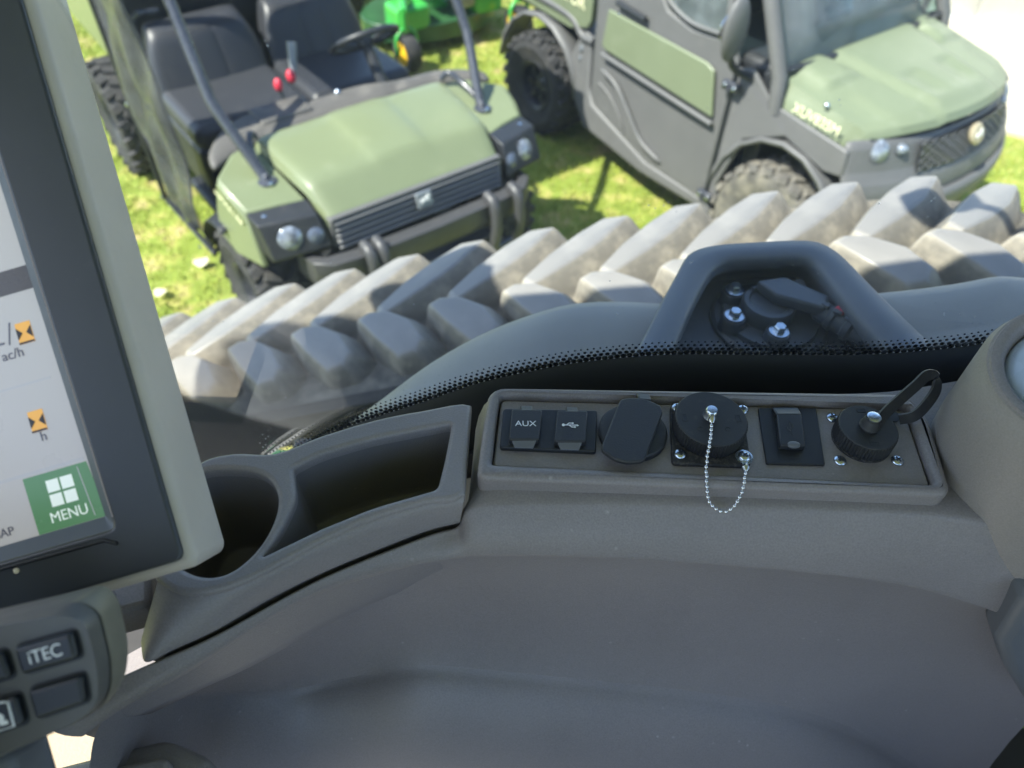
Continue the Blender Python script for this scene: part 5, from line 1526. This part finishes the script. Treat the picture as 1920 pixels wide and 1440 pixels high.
text('unit_lettering', 'ac/h', .0072, 'scr_i', sn, FZ(-57.5, 125.4, zs + .0003), .0001)
text('unit_lettering', 'h', .0072, 'scr_i', sn, FZ(-54.0, 80.2, zs + .0003), .0001)
spr('slash', [(-58.2, 130.6), (-57.4, 130.6), (-54.4, 141.8), (-55.2, 141.8)], zs + .0003, 'scr_i')
text('unit_lettering', 'L', .012, 'scr_i', sn, FZ(-63.0, 135.2, zs + .0003), .0001)
g = G(); g.tube([(-.150, .0215, .0016), (-.036, .0200, .0016), (-.030, .0165, .0016)], .0011, 6); g.build('card_slot', 'seal', TD, 60)
g = G(); g.lathe([(.0014, 0), (.0014, .0010), (.0005, .0014)], (-.0833, .0175, .0014), (0, 0, 1), 12); g.build('indicator', 'cream', TD)

# ================================================================== BUTTON PAD
KO = Vector((-.22028 * .8378, .14809 * .8378, 2.70 - .3668 * .8378))
KP = empty('button_pad', mat=frame(KO, dx_, dy_))
tag(KP, 'grey pad of black legend buttons below the touch display', 'button pad')
KS = .8378
mm_k = lambda L: [(a * KS / 1000., b * KS / 1000.) for a, b in L]
kb = rounded(mm_k([(-62, 25), (3, 18.5), (14.5, 11), (13.5, -16), (9, -31), (-2, -36.5), (-62, -45)]), [.002, .006, .008, .02, .008, .006, .002], 5)
kout = rounded(mm_k([(-64, 28), (15, 24), (19, 15), (17.5, -11), (10.5, -28), (-3, -39), (-64, -47)]), [.002, .006, .008, .02, .012, .008, .002], 5)
rows = [[(x - .006, y - .002, -.030) for x, y in kout], [(x, y, -.018) for x, y in kout], [(a[0] * .35 + b[0] * .65, a[1] * .35 + b[1] * .65, -.006) for a, b in zip(kout, kb)], [(x, y, -.003) for x, y in kb], [(x * .993, y * .99, -.0006) for x, y in kb], [(x * .98, y * .97, 0) for x, y in kb]]
g = G(); V = g.grid(rows, cu=True); g.face(V[-1])
g.build('pad_shell', 'keypad', KP, 40)
rows = [[(x - .0054, y - .002, -.0295) for x, y in kout], [(x + .0006, y, -.0178) for x, y in kout], [((a[0] * .42 + b[0] * .58) + .0008, a[1] * .42 + b[1] * .58, -.0074) for a, b in zip(kout, kb)]]
i0 = [i for i, p in enumerate(kout) if p[0] > 0]
g = G(); g.grid([[r[i] for i in i0] for r in rows]); g.build('pad_side', 'keyside', KP, 60)
def key(name, pts, leg=None, size=.007, sx=1):
    k = plate(name, [rounded(mm_k(pts), .002, 4)], -.001, .0036, 'key', KP, .0018, 3)
    c = (sum(p[0] for p in pts) * KS / 4000., sum(p[1] for p in pts) * KS / 4000.)
    if leg:
        text('key_lettering', leg, size, 'white', k, T((c[0], c[1], .0038)), .0001, sx=sx)
    # dark moat
    g = G(); q = rounded(mm_k([(pts[0][0] - 1.4, pts[0][1] + 1.4), (pts[1][0] + 1.4, pts[1][1] + 1.4), (pts[2][0] + 1.4, pts[2][1] - 1.4), (pts[3][0] - 1.4, pts[3][1] - 1.4)]), .003, 3)
    g.slab([(x, y, .0002) for x, y in reversed(q)], .0008); g.build('key_moat', 'seal', k)
    return k
key('button', [(-21.2, 8.6), (8.4, 8.4), (8.0, -5.0), (-21.0, -5.2)], 'iTEC', .0077, .95)
key('button', [(-20.6, -13.6), (7.0, -13.4), (5.4, -27.2), (-20.8, -28.6)])
key('button', [(-54, 9.0), (-27.2, 8.8), (-26.8, -5.0), (-54, -5.4)])
kk4 = key('button', [(-54, -14.2), (-26.6, -14.0), (-26.8, -28.8), (-54, -30.2)])
g = G(); fr_ = [(-.0415, -.0285), (-.031, -.0280), (-.0305, -.0160), (-.0335, -.0150), (-.0415, -.0155)]
g.tube([(x * KS, y * KS, .0038) for x, y in fr_], .0005, 6, closed=True)
g.lathe([(.0022, -.0004), (.0022, .0002)], (-.0372 * KS, -.0225 * KS, .0038), (0, 0, 1), 16); g.box((-.0352 * KS, -.0252 * KS, .0038), (.0032, .0016, .0006)); g.build('key_symbol', 'white', kk4, 60)
g = G(); g.box((-.062, -.085, -.02), (.045, .10, .03)); bevel(g.build('pad_arm', 'pocket', KP), .006)
